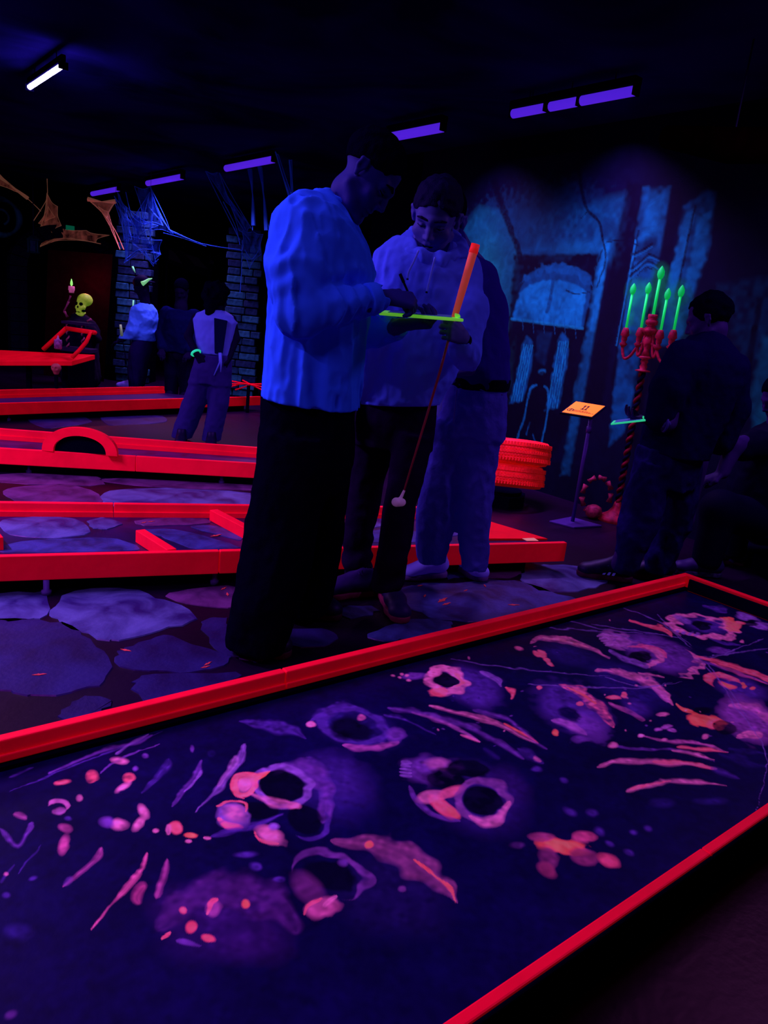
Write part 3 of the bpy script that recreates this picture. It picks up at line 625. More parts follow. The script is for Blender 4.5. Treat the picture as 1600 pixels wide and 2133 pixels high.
# skull with round eye (925, 1415)
B_(985, 1430, 72, 44, PM, ang=20, a=.85, soft=.45, rag=.15); B_(1000, 1455, 45, 25, PM, ang=25, a=.6, soft=.6); R_(930, 1417, 36, 24, .28, PK, ang=10, a=.95, rag=.2); B_(930, 1417, 25, 15, DKK, ang=10, soft=.15)
R_(930, 1417, 33, 21, .12, HO, a0=-60, a1=60); B_(913, 1440, 20, 11, HO, soft=.4, rag=.4, a=.8); B_(905, 1402, 14, 8, PK, soft=.4, rag=.4); B_(862, 1408, 28, 8, V2, ang=-4, soft=.5); S_([(1000, 1398), (1035, 1415), (1045, 1430)], 4, 3, PL, a=.9); S_([(1055, 1432), (1070, 1445), (1068, 1456)], 4, 5, HO, a=.85)
for k, (x, y) in enumerate([(818, 1408), (832, 1411), (838, 1404), (848, 1407), (850, 1417)]): B_(x, y, 5, 3, PK, soft=.6)
# rim crescent, small rib piece
S_([(1105, 1340), (1120, 1330), (1150, 1330), (1200, 1340), (1240, 1355), (1268, 1372)], 4, 2.5, PK, mid=6, a=.95); S_([(1130, 1328), (1180, 1335), (1225, 1350)], 2, 2, (.9, .2, .45), a=.8); B_(1180, 1362, 72, 26, PD, ang=12, a=.85, soft=.5)
for x, y in [(1118, 1362), (1130, 1366), (1140, 1376), (1148, 1383), (1128, 1358)]: B_(x, y, 10, 4.5, HO, ang=25, soft=.5, rag=.3)
B_(1082, 1352, 11, 4, (.5, .08, .3), ang=15, soft=.5)
# mid skull (1190, 1480)
B_(1190, 1475, 92, 52, PM, ang=30, a=.9, soft=.4, rag=.25); B_(1220, 1510, 50, 30, V2, ang=35, a=.8, soft=.5, rag=.3); S_([(1165, 1425), (1210, 1440), (1245, 1472), (1278, 1515)], 4, 4, (.7, .09, .3), mid=10, a=.9, tex=.7); S_([(1180, 1430), (1225, 1452), (1240, 1465)], 2.5, 2, OR, a=.8)
B_(1188, 1486, 26, 15, (.004, .001, .06), ang=20, soft=.3); S_([(1150, 1500), (1190, 1512), (1225, 1530)], 5, 7, (.22, .05, .42)); B_(1157, 1526, 8, 7, OR, ang=40, soft=.5); B_(1208, 1465, 8, 5, HO, soft=.5); B_(1125, 1432, 7, 5, HO, soft=.5); B_(1210, 1540, 22, 8, V2, soft=.6)
# right long skull (1310, 1430)
B_(1310, 1425, 95, 42, PD, ang=22, a=.95, soft=.35); S_([(1240, 1397), (1290, 1400), (1350, 1420), (1385, 1445), (1402, 1468)], 4, 4, PK, mid=8, a=.85); S_([(1360, 1430), (1395, 1462)], 5, 4, (.35, .07, .42)); B_(1280, 1452, 18, 5, HO, soft=.5, rag=.3); B_(1300, 1448, 6, 6, HO, soft=.5); S_([(1268, 1465), (1310, 1480), (1340, 1500)], 4, 5, (.3, .05, .3), a=.8); B_(1325, 1475, 35, 18, PM, ang=25, a=.7, soft=.6)
# skull (1340, 1365)
B_(1375, 1362, 88, 36, V2, ang=18, a=.9, soft=.35, rag=.15); R_(1375, 1365, 86, 36, .1, PK, ang=18, a0=-60, a1=60, a=.8); B_(1290, 1336, 42, 18, (.3, .07, .5), ang=20, soft=.4, rag=.4); B_(1335, 1368, 26, 12, DKK, ang=5, soft=.2); R_(1338, 1368, 40, 18, .25, PK, a0=-90, a1=110, a=.9); S_([(1270, 1355), (1310, 1375), (1350, 1390)], 5, 5, PL); S_([(1310, 1345), (1370, 1350), (1390, 1370)], 3, 4, HO, a=.6)
for k in range(5): S_([(1245+4*k, 1325+5*k), (1262+4*k, 1322+5*k)], 2.5, 3, (.35, .1, .6), soft=.7)
S_([(1310, 1292), (1350, 1302), (1385, 1312), (1400, 1325)], 2.5, 3.5, HO, mid=4, a=.9); S_([(1330, 1400), (1385, 1410)], 2.5, 2, PK, a=.7)
# far skull (1450, 1305) and corner one (1560, 1295)
B_(1475, 1302, 55, 20, PM, ang=8, a=.8, soft=.4); R_(1465, 1305, 62, 22, .22, PK, ang=8, a=.95, rag=.25); B_(1462, 1302, 22, 9, DKK, ang=12, soft=.2); B_(1420, 1290, 22, 7, PL, ang=25, soft=.5, rag=.3); R_(1480, 1300, 48, 20, .3, OR, ang=10, a0=-70, a1=30, a=.9)
for k in range(4): B_(1412+13*k, 1315+2.4*k, 6, 3.5, PL, soft=.6)
B_(1555, 1285, 25, 8, PL, ang=10, soft=.4, rag=.4); B_(1580, 1303, 26, 8, PL, ang=10, soft=.4, rag=.4); B_(1560, 1298, 20, 7, DKK, soft=.3); B_(1540, 1297, 10, 4, HO, soft=.5); S_([(1465, 1262), (1495, 1268), (1515, 1275)], 3, 2.5, PM, mid=6)
S_([(1450, 1367), (1500, 1380), (1560, 1400), (1625, 1425)], 3.5, 5, HO, a=.9); S_([(1480, 1380), (1600, 1425)], 2.5, 3, OR, a=.6); S_([(1440, 1372), (1520, 1395), (1620, 1432)], 3, 3, V2, a=.8)
B_(1500, 1355, 30, 7, V2, ang=5, soft=.6, rag=.3); S_([(1480, 1330), (1505, 1338), (1545, 1345)], 3, 3, PM); B_(1545, 1335, 5, 3, PK, soft=.6)
# skull (1520, 1430) and big right (1550, 1505)
B_(1545, 1435, 60, 26, PM, ang=15, a=.85, soft=.4); R_(1512, 1425, 38, 15, .3, HO, ang=18, a0=120, a1=330, a=.9); B_(1515, 1428, 20, 7, OR, ang=25, soft=.5, rag=.3)
for x, y in [(1550, 1431), (1568, 1434), (1548, 1425)]: B_(x, y, 6, 4, OR, soft=.6)
B_(1560, 1500, 72, 44, (.16, .03, .34), ang=28, a=.9, soft=.35, rag=.2); S_([(1520, 1470), (1570, 1475), (1610, 1505), (1625, 1540)], 6, 8, (.4, .08, .42), a=.8); B_(1470, 1500, 38, 13, OR, ang=5, soft=.35, rag=.5); B_(1490, 1508, 18, 12, HO, soft=.4, rag=.4); B_(1508, 1515, 24, 15, DKK, ang=15, soft=.15, rag=.1); S_([(1535, 1535), (1560, 1530), (1585, 1532)], 4, 6, PK); S_([(1410, 1465), (1425, 1480), (1455, 1486)], 3, 2.5, OR); B_(1465, 1479, 22, 8, DKK, soft=.3)
B_(1380, 1488, 14, 5, PK, soft=.5); B_(1470, 1535, 8, 6, PK, soft=.5)
for x, y in [(1372, 1520), (1385, 1516), (1398, 1521), (1390, 1512)]: B_(x, y, 9, 4, (.28, .06, .45), soft=.5)
# ribs right
for P_, w, c in [([(1270, 1552), (1330, 1560), (1400, 1560), (1440, 1568), (1490, 1585)], 2.5, V2), ([(1410, 1555), (1460, 1560), (1518, 1567)], 3, HO), ([(1335, 1533), (1400, 1545), (1460, 1550), (1520, 1567)], 3, (.4, .07, .4)), ([(1400, 1563), (1440, 1568), (1490, 1582)], 3.5, PK), ([(1245, 1597), (1290, 1585), (1340, 1588), (1400, 1590), (1450, 1592), (1490, 1602)], 5, PK), ([(1360, 1588), (1440, 1590), (1485, 1602)], 4, HO), ([(1305, 1648), (1350, 1635), (1410, 1627), (1460, 1630), (1515, 1636)], 5, PK), ([(1312, 1644), (1350, 1634), (1400, 1627)], 2.8, HO), ([(1480, 1600), (1540, 1622)], 5, PM), ([(1500, 1570), (1600, 1600)], 8, PD), ([(1520, 1560), (1600, 1570)], 5, PD)]:
    S_(P_, w, w*.7, c, a=.9, soft=.8)
B_(1276, 1552, 11, 6, PK, soft=.5); B_(1337, 1533, 9, 4.5, (.5, .12, .5), soft=.5); B_(1385, 1541, 8, 4, PK, soft=.5); B_(1380, 1672, 30, 12, PD, soft=.6); B_(1480, 1668, 40, 8, PD, soft=.6); B_(1117, 1602, 12, 7, PM, soft=.6); B_(920, 2010, 60, 45, (.004, .002, .08), a=.8, soft=.9)
# fine web lines
for P_ in ([(940, 1373), (1040, 1388), (1150, 1400), (1270, 1410)], [(1145, 1308), (1260, 1318), (1400, 1352)], [(1230, 1300), (1300, 1310), (1430, 1330)], [(1370, 1280), (1400, 1310), (1440, 1345)], [(1450, 1365), (1480, 1390), (1500, 1420), (1530, 1470), (1570, 1520), (1598, 1580), (1590, 1640), (1575, 1690)], [(1590, 1330), (1540, 1350), (1480, 1370), (1440, 1372)], [(1600, 1350), (1530, 1360), (1460, 1368)], [(1260, 1412), (1340, 1430), (1420, 1420)], [(1100, 1425), (1200, 1430), (1330, 1433), (1400, 1420)], [(1300, 1265), (1380, 1300), (1440, 1350)], [(1180, 1290), (1250, 1310), (1340, 1320)], [(1460, 1380), (1520, 1440), (1560, 1500)]):
    S_(P_, 1.4, .8, (.12, .05, .42), a=.8, soft=.9, rag=.05)
for _ in range(70):
    x = random.uniform(900, 1600); y = random.uniform(1290, 1560); B_(x, y, random.uniform(2, 5), random.uniform(1.2, 2.5), random.choice([PM, PK, V2, PD]), ang=random.uniform(-30, 40), soft=.6, a=.7)
DKM = mat('skull_mural_paint', (1, 1, 1), .5, attr=True, var=.25, scale=14, spec=.08, bump=.1, bscale=25)
lum = np.clip((dk.C[:, 0]-.004)/.03, 0, 1)[:, None]; dk.C *= 1+lum*np.array([1.2, 1.2, .6]); dk.C *= (1+.28*dk.n2+.15*dk.n1)[:, None]
deck = dk.build('painted_deck', quadgrid(len(xs), len(ya)), DKM, A_t)
deck.location = tuple(-np.array(world_loc(A_t)))
deck['label'] = 'dark violet playing surface painted with glowing skulls, ribs and bones'

# middle course in front of / behind the players
NB = lambda p, q, t: tuple(np.array(p)+(np.array(q)-np.array(p))*t)
bf0, bf1 = np.array((-.35, 3.335)), np.array((3.195, 2.347)); bb0, bb1 = np.array((-.35, 4.205)), np.array((3.12, 3.062))
DECKB = mat('dark_blue_deck', (.006, .0025, .07), .4, spec=.4, stint=(1, .12, .8, 1), var=.6, scale=6)
B_t, B_d = course('minigolf_course', 'red-railed minigolf course with painted stones and cross bars, right behind the three players', [bf0, bf1, bb1, bb0], .10,
    [(bf0, bf1, (.5, .72)), (bb0, bb1, (.46,))], .17, .03, DECKB, NEON, .065,
    feet=[(.75, 3.0), (1.42, 2.86), (2.9, 2.5), (2.55, 2.62)])
def crossbar(t, p0, p1, z0, z1, w=.045, m=NEON, name='cross_bar'):
    p0 = np.array(p0); p1 = np.array(p1); d = (p1-p0)/np.linalg.norm(p1-p0); n = np.array([-d[1], d[0]])*w/2; c = (p0+p1)/2
    return MB().prism([tuple(p0-n), tuple(p1-n), tuple(p1+n), tuple(p0+n)], z0, z1).build(name, m, t, loc=(c[0], c[1], z0), bevel=.003)
crossbar(B_t, G(292, 1103, .16)[:2], G(358, 1144, .16)[:2]+[0, 0], .101, .16)
crossbar(B_t, G(445, 1061, .16)[:2], G(540, 1110, .16)[:2], .101, .16)
crossbar(B_t, G(-30, 1090, .16)[:2], G(-5, 1120, .16)[:2], .101, .16)
def bstone(m, p, par=None): return flagstone(p, m, .1, par or B_t, .003, jag=.006)
for m, p in [(STONEM, [(5, 1086), (60, 1079), (150, 1081), (186, 1108), (120, 1119), (30, 1115)]), (STONEM, [(185, 1086), (215, 1079), (255, 1091), (225, 1102), (195, 1100)]),
             (STONE_GLOW, [(285, 1087), (330, 1080), (425, 1082), (430, 1091), (310, 1096)]), (STONEB, [(5, 1150), (40, 1130), (150, 1123), (230, 1123), (285, 1145), (150, 1150)]),
             (STONEB, [(300, 1105), (370, 1105), (450, 1125), (495, 1142), (400, 1142), (345, 1120)]), (STONEB, [(400, 1098), (440, 1095), (500, 1110), (500, 1125), (440, 1110)]), (STONEB, [(-90, 1140), (-50, 1120), (-5, 1120), (-10, 1150), (-70, 1160)]),
             (STONEM, [(720, 1080), (790, 1076), (800, 1095), (740, 1105)]), (STONEB, [(730, 1112), (800, 1105), (880, 1110), (880, 1128), (760, 1130)]), (STONEB, [(900, 1095), (950, 1090), (955, 1115), (900, 1120)])]: bstone(m, p)
for px, py, a_, l_ in [(450, 1117, .2, .035), (315, 1088, 0, .02), (300, 1090, .4, .02), (944, 1093, 0, .03)]: leaf(G(px, py, .1), .1035, a_, l_, B_t)
# glowing red apron and loose card at its right end
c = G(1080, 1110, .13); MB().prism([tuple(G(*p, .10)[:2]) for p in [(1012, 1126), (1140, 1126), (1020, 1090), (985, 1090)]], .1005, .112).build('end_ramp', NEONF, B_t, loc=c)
tag(MB().prism([tuple(G(*p, .172)[:2]) for p in [(1098, 1127), (1122, 1127), (1112, 1121), (1088, 1122)]], .1715, .174).build('score_card', mat('card', (.9, .55, .25), .6)),
    'small pale orange card lying on the red rail end, right of the person in jeans', 'card')

# course with the arch
cf0, cf1, cb0, cb1 = np.array((.5, 5.442)), np.array((2.63, 4.40)), np.array((.5, 6.221)), np.array((2.80, 4.95))
DECKC = mat('violet_deck', (.025, .006, .10), .4, spec=.35, var=.6, scale=6)
C_t, C_d = course('minigolf_course', 'red-railed minigolf course with a low red arch, behind the course with cross bars', [cf0, cf1, cb1, cb0], .09,
    [(cf0, cf1, (.6,)), (cb0, cb1, (.55,))], .17, .03, DECKC, NEON, .065, feet=[(1.19, 5.15), (2.3, 4.6), (.8, 5.5)])
# arch: a bent band standing on the near rail
a0 = G(90, 937, .17)[:2]; a1 = G(246, 949, .17)[:2]; d = (a1-a0)/np.linalg.norm(a1-a0); nn = np.array([-d[1], d[0]]); Lh = np.linalg.norm(a1-a0)/2; mid = (a0+a1)/2
V = []; n = 28
for i in range(n+1):
    q = math.pi*i/n
    for rr, hh in ((1.0, .168), (.70, .115)):
        for s in (0, .045): p = mid-d*math.cos(q)*Lh*rr+nn*(s-.03); V.append((p[0], p[1], .1705+math.sin(q)**.85*hh))
Fc = []
for i in range(n):
    b = i*4; e = b+4; Fc += [[b, e, e+1, b+1], [b+2, b+3, e+3, e+2], [b, b+2, e+2, e], [b+1, e+1, e+3, b+3]]
link_mesh('arch', V, Fc, NEON, C_t, loc=(mid[0], mid[1], .17))
m_ = MB(); aq = [(-math.cos(math.pi*k/20)*Lh*.69, .1705+math.sin(math.pi*k/20)**.85*.113) for k in range(21)]
fr = [(*(mid+d*x+nn*.012), z) for x, z in aq]; bk = [(*(mid+d*x-nn*.002), z) for x, z in aq]; n2 = len(aq)
m_.add(fr+bk, [list(range(n2)), list(range(n2, 2*n2))[::-1]]+[[k, (k+1) % n2, n2+(k+1) % n2, n2+k] for k in range(n2)]); m_.build('arch_backing', BLACK, C_t, loc=(mid[0], mid[1], .17))
# far course
df0, df1, db0, db1 = np.array((.9, 6.985)), np.array((4.4, 7.93)), np.array((.9, 7.73)), np.array((3.506, 8.615))
D_t, D_d = course('minigolf_course', 'far red-railed minigolf course at the left, in front of the skull and the blue cobwebs', [df0, df1, db1, db0], .09,
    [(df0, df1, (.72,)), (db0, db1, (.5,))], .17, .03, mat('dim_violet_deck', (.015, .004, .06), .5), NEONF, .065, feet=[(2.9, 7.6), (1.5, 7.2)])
# ================================================================== PROPS
TUBE = mat('blacklight_tube', (.2, .05, .9), .4, emis=.6, ecol=(.11, .02, 1.0))
TUBEW = mat('bright_tube', (1, .9, 1), .4, emis=40, ecol=(.55, .45, 1.0))
HOUS = BLACK
HANG = mat('hanging_wire', (.01, .005, .05), .6)
def lamp(p0, p1, z, label, m=TUBE, r=.022, clips=(), hw=.035):
    p0 = np.array([p0[0], p0[1], z]); p1 = np.array([p1[0], p1[1], z]); c = (p0+p1)/2
    t = thing('blacklight_tube', label, 'lamp', (c[0], c[1], z), 'black-light tubes under the ceiling')
    MB().tube([p0, p1], r, 12).build('tube', m, t, True, loc=c)
    x = c[0]; MB().box((x-hw, min(p0[1], p1[1])-.012, z+r+.002), (x+hw, max(p0[1], p1[1])+.012, min(z+r+.045, 2.719))).build('housing', HOUS, t, loc=c, bevel=.006)
    for e, s in ((p0, -1), (p1, 1)):
        s = 1 if e[1] > c[1] else -1
        MB().box((x-.03, e[1], z-.026), (x+.03, e[1]+s*.011, z+r+.001)).build('end_cap', HOUS, t, loc=e)
        MB().tube([(x, e[1]-s*.15, z+r+.045), (x, e[1]-s*.15, 2.719)], .004, 6).build('suspension_wire', HANG, t, loc=e)
    for y in clips: MB().box((x-.028, y-.012, z-.03), (x+.028, y+.012, z+r+.004)).build('clip', BLACK, t, loc=c)
    return t
g = lambda x, y: onX(x, y, 3.86)
ll = [((1066, 236), (1137, 224), 'short violet tube at the left end of the long one over the mural'), ((1146, 222), (1326, 190), 'long violet tube with a dark clip, nearest the right edge, over the mural'),
      ((814, 287), (925, 266), 'violet tube over the head of the boy in the hoodie'), ((477, 352), (578, 334), 'violet tube above the stone pillar, with cobweb strands hanging below it'),
      ((313, 383), (384, 369), 'violet tube left of the pillar lamp, above the blue cobwebs'), ((199, 405), (250, 394), 'farthest and smallest violet tube, at the left end of the row')]
for i, (a, b, lb) in enumerate(ll):
    za = G(*a, 2.6); zb = G(*b, 2.6); x = 3.86
    lamp((x, za[1]), (x, zb[1]), 2.6, lb, r=.028 if i < 2 else .034, clips=(onX(1209, 211, 3.86)[1],) if i == 1 else ())
lamp((1.56, G(60, 181, 2.6)[1]), (1.56, G(133, 136, 2.6)[1]), 2.6, 'glaring white-violet tube alone at the upper left', TUBEW, .017, hw=.016)

# sign stand
b0 = G(1192, 1090); STM = mat('stand_metal', (.035, .012, .16), .45, spec=.4, bump=.05)
t = thing('sign_stand', 'slim stand with a sloping orange hole sign numbered 11, before the mural', 'sign', b0)
top = W(1213, 868, b0 @ EF); top[:2] = b0[:2]+[.005, 0]
MB().prism([tuple((b0+ER*x+EF*y)[:2]) for x, y in [(-.17, -.05), (-.02, -.15), (.20, -.02), (.02, .14)]], .0, .014).build('base_plate', STM, t, loc=b0, bevel=.004)
MB().tube([b0+[0, 0, .014], top], .013, 14).build('pole', STM, t, True, loc=b0)
MB().tube([top-[0, 0, .10], top-[0, 0, .06]], .018, 12).build('collar', STM, t, True, loc=top)
pl = [W(1171, 858, 4.86), W(1233, 868, 4.86), W(1256, 843, 5.0), W(1200, 836, 5.0)]
pl = [np.array(p) for p in pl]; pl[2] = pl[1]+pl[3]-pl[0]; pn = nrm(np.cross(pl[1]-pl[0], pl[3]-pl[0])); pn = pn if pn[2] > 0 else -pn; pc = sum(pl)/4
bd = [pc+(p-pc)*1.09 for p in pl]
MB().hexa([p-pn*.014 for p in bd], [p-pn*.003 for p in bd]).build('holder', BLACKP, t, loc=pc)
MB().hexa([p-pn*.0029 for p in pl], list(pl)).build('sign_plate', mat('orange_sign', (1.0, .27, .012), .5, emis=.22, ecol=(1, .25, .01)), t, loc=pc)
MB().tube([top, pc-pn*.015], .015, 10).build('neck', STM, t, True, loc=top)
ux = nrm(pl[1]-pl[0]); wx = np.linalg.norm(pl[1]-pl[0]); uy = (pl[3]-pl[0]); wy = np.linalg.norm(uy); uy = uy/wy
def pat(u, v, h=.0012): return pl[0]+ux*wx*u+uy*wy*v+pn*h
INK = mat('ink', (.01, .005, .01), .8)
mb = MB()
for u0 in (.44, .55):
    for q4 in ([(0, .46), (.035, .46), (.035, .78), (0, .78)], [(-.045, .68), (0, .71), (0, .78), (-.03, .74)], [(-.03, .42), (.07, .42), (.07, .47), (-.03, .47)]): mb.add([pat(u0+a, b) for a, b in q4], [[0, 1, 2, 3]])
mb.build('number_eleven', INK, t, loc=pc)
mb = MB()
for k in range(24):
    q0, q1 = 2*math.pi*k/24, 2*math.pi*(k+1)/24; c0 = pat(.15, .27)
    P_ = [c0+ux*r*math.cos(q)+uy*r*math.sin(q) for r, q in ((.016, q0), (.016, q1), (.021, q1), (.021, q0))]; mb.add(P_, [[0, 1, 2, 3]])
for P_ in ([(.11, .27), (.19, .30), (.19, .33), (.11, .30)], [(.14, .18), (.16, .18), (.165, .36), (.145, .36)]): mb.add([pat(*p) for p in P_], [[0, 1, 2, 3]])
mb.build('emblem', INK, t, loc=pc)
mb = MB()
for v, u0, u1 in ((.30, .25, .72), (.245, .25, .84), (.19, .25, .93)):
    u = u0
    while u < u1: e = u+random.uniform(.02, .06); mb.add([pat(*p) for p in [(u, v), (e, v), (e, v+.022), (u, v+.022)]], [[0, 1, 2, 3]]); u = e+.012
mb.build('small_print', INK, t, loc=pc)

# tyres
TY = mat('neon_red_tyre', (1.0, .008, .02), .6, emis=.07, ecol=(1, .02, .01), var=.25, scale=20, bump=.2, bscale=80)
tc0 = G(1040, 1048); tc0[2] = 0
tp = thing('tyre_plinth', 'low black wooden block under the red tyres', 'plinth', tc0)
MB().prism([(tc0[0]+.19*math.cos(a*math.pi/4+.3), tc0[1]+.19*math.sin(a*math.pi/4+.3)) for a in range(8)], 0, .085).build('block', BLACK, tp, loc=tc0)
MB().tube([tc0+[0, 0, .0851], tc0+[0, 0, .11]], .15, 20).build('top_plate', BLACK, tp, loc=tc0)
tyres = []
def tyre(z, R, H, ox, label):
    c = tc0+[ox, -ox*.6, z]; t = thing('tyre', label, 'tyre', c, 'stacked neon red tyres'); tyres.append(t)
    prof = [(R*.62, .012), (R*.80, 0), (R*.93, .006), (R*.985, .03)]
    for q in np.linspace(.04, H-.04, 13):
        r = R+.006*math.sin(math.pi*q/H)
        if int(round((q-.04)/(H-.08)*12)) % 3 == 1: prof += [(r-.001, q-.002), (r-.010, q), (r-.001, q+.002)]
        else: prof.append((r, q))
    prof += [(R*.985, H-.03), (R*.93, H-.006), (R*.80, H), (R*.62, H-.012), (R*.60, H*.5), (R*.62, .012)]
    mb = MB(); n = 64; V = []
    for r, q in prof:
        for k in range(n): a = 2*math.pi*k/n; V.append((c[0]+r*math.cos(a), c[1]+r*math.sin(a), c[2]+q))
    mb.add(V, [[i*n+k, i*n+(k+1) % n, (i+1)*n+(k+1) % n, (i+1)*n+k] for i in range(len(prof)-1) for k in range(n)]); mb.build('carcass', TY, t, True, loc=c)
    mb = MB()      # tread sipes: short raised lugs round the shoulders
    for k in range(90):
        a = 2*math.pi*k/90
        for z0, z1 in ((.022, .05), (H-.05, H-.022), (H*.5-.012, H*.5+.012)):
            a2 = a+.035+(.02 if z0 > .06 else 0)
            P_ = [(c[0]+rr*math.cos(x), c[1]+rr*math.sin(x), c[2]+zz) for rr in (R-.012, R+.0085) for x, zz in ((a, z0), (a2, z0), (a2+.01, z1), (a+.01, z1))]
            mb.hexa(P_[:4], P_[4:])
    mb.build('tread_blocks', TY, t, loc=c)['kind'] = 'stuff'
TR = .305
tyre(.111, TR-.01, .165, 0, 'lower neon red tyre of the stack beside the jeans')
tyre(.277, TR, .175, .012, 'upper neon red tyre of the stack, lying on the other tyre')

Tm = Matrix.Translation(Vector((tc0[0], tc0[1], .111))) @ Matrix.Rotation(math.radians(-11), 4, Vector(ER)) @ Matrix.Translation(Vector((-tc0[0], -tc0[1], -.111)))
if (Tm.to_3x3() @ Vector((0, 0, 1))) @ Vector(EF) < 0: Tm = Matrix.Translation(Vector((tc0[0], tc0[1], .111))) @ Matrix.Rotation(math.radians(11), 4, Vector(ER)) @ Matrix.Translation(Vector((-tc0[0], -tc0[1], -.111)))
for o in tyres: o.location = Tm @ o.location+Vector((0, 0, .018)); o.rotation_euler = Tm.to_euler()
# candelabra before the mural
CR = mat('candelabra_red', (.20, .006, .03), .5, spec=.1, var=.7, scale=25, emis=.02, ecol=(1, .02, .08)); CG = mat('green_candle', (.01, .75, .12), .5, emis=.42, ecol=(.004, .8, .10))
FL = mat('green_flame', (.005, .4, .08), .5, emis=.42, ecol=(.002, .7, .10))
cxx = MX-.16
def cp(x, y): return onX(x, y, cxx)
base = cp(1302, 1003); base[2] = 0; ax_y = cp(1345, 740)[1]; base[1] = ax_y
t = thing('candelabra', 'tall twisted red candelabra with five thin green candles in front of the mural', 'candelabra', base)
def cz(py): return onX(1345+(740-py)*.19, py, cxx)[2]
zt = cz(655)
MB().lathe(base, [(.115, 0), (.115, .02), (.10, .035), (.06, .06), (.03, .10), (.022, .14)], 24).build('foot', CR, t, True, loc=base)
z0, z1 = .14, cz(775)
for k in range(2):     # twisted stem: two strands wound round each other
    P_ = [base+[.012*math.cos(a+math.pi*k), .012*math.sin(a+math.pi*k), z0+(z1-z0)*i/150] for i in range(151) for a in [i*.42]]
    MB().tube(P_, .013, 8).build('twisted_stem', mat('dim_crimson', (.16, .004, .022), .6, var=.8, scale=12, spec=.05) if k else BLACKP, t, True, loc=base)
ctr = np.array([base[0], base[1], 0])
def lat(a, b, prof, name, m=CR): return MB().lathe(ctr, [(r, a+(b-a)*q) for r, q in prof], 20).build(name, m, t, True, loc=base)
lat(cz(775), cz(742), [(.02, 0), (.05, .04), (.05, .1), (.02, .18), (.026, .35), (.018, .5), (.026, .65), (.02, .8), (.045, .9), (.03, 1)], 'knop')
lat(cz(742), cz(700), [(.03, 0), (.018, .3), (.028, .6), (.032, .8), (.02, 1)], 'hub')
lat(cz(700), zt, [(.02, 0), (.045, .15), (.05, .3), (.022, .45), (.04, .55), (.04, .7), (.026, .78), (.032, .85), (.03, 1)], 'centre_socket')
arms = [(1303, 692, 1325, 604), (1334, 692, 1352, 602), (1375, 697, 1389, 614), (1402, 697, 1417, 608)]
for sx, sy, fx, fy in arms:
    s = cp(sx, sy); dy = s[1]-base[1]; zc = s[2]; hub = ctr+[0, 0, cz(712)]; low = cz(748) if abs(dy) > .12 else cz(738)
    dx = 0
    P_ = catmull([hub, hub+[dx*.5, dy*.35, -.03 if abs(dy) > .12 else .05], ctr+[dx, dy*.62, low+.01], ctr+[dx, dy*.86, low-.01], ctr+[dx, dy, low+.05], ctr+[dx, dy, zc-.10]], 8)
    MB().tube(P_, .010, 8).build('arm', CR, t, True, loc=hub)
    so = ctr+[dx, dy, zc-.10]; MB().lathe(so, [(.012, 0), (.028, .02), (.014, .035), (.02, .05), (.02, .07), (.03, .08), (.024, .11), (.016, .13)], 16).build('socket', CR, t, True, loc=so)
    hf = onX(fx, fy, cxx)[2]; a = so+[0, 0, .131]; MB().tube([a, [a[0], a[1], hf-.03]], .0085, 8).build('candle', CG, t, True, loc=a)
    MB().lathe([a[0], a[1], hf-.035], [(.004, 0), (.015, .012), (.020, .03), (.019, .048), (.011, .066), (.002, .078)], 12).build('flame', FL, t, True, loc=a)
hf = onX(1378, 572, cxx)[2]; a = ctr+[0, 0, zt]; MB().tube([a, [a[0], a[1], hf-.03]], .0095, 8).build('candle', CG, t, True, loc=a)
MB().lathe([a[0], a[1], hf-.035], [(.004, 0), (.016, .014), (.023, .034), (.022, .055), (.012, .075), (.002, .09)], 12).build('flame', FL, t, True, loc=a)

# ribbed skull prop on the floor under the candelabra: small bony ring with a ball
q = G(1234, 1080); BNR = mat('dark_red_bone', (.20, .012, .05), .6, var=.6, scale=40)
t = thing('bone_wreath', 'dim dark red wreath of bones lying against the mural, right of the sign stand', 'wreath', q)
n = 26; ring = [q+np.array([0, 0, .17])+ER*(.10*math.cos(a))+UPV*(.13*math.sin(a)) for a in [2*math.pi*i/n-.3 for i in range(n)]]
for i in range(0, n-3, 3):
    MB().tube([ring[i], ring[i+1], ring[i+2]], [.022, .012, .020], 8).build('bone', BNR, t, True, loc=ring[i])
MB().lathe(q, [(.02, 0), (.05, .02), (.06, .05), (.05, .085), (.02, .10)], 14).build('knuckle', BNR, t, True, loc=q)

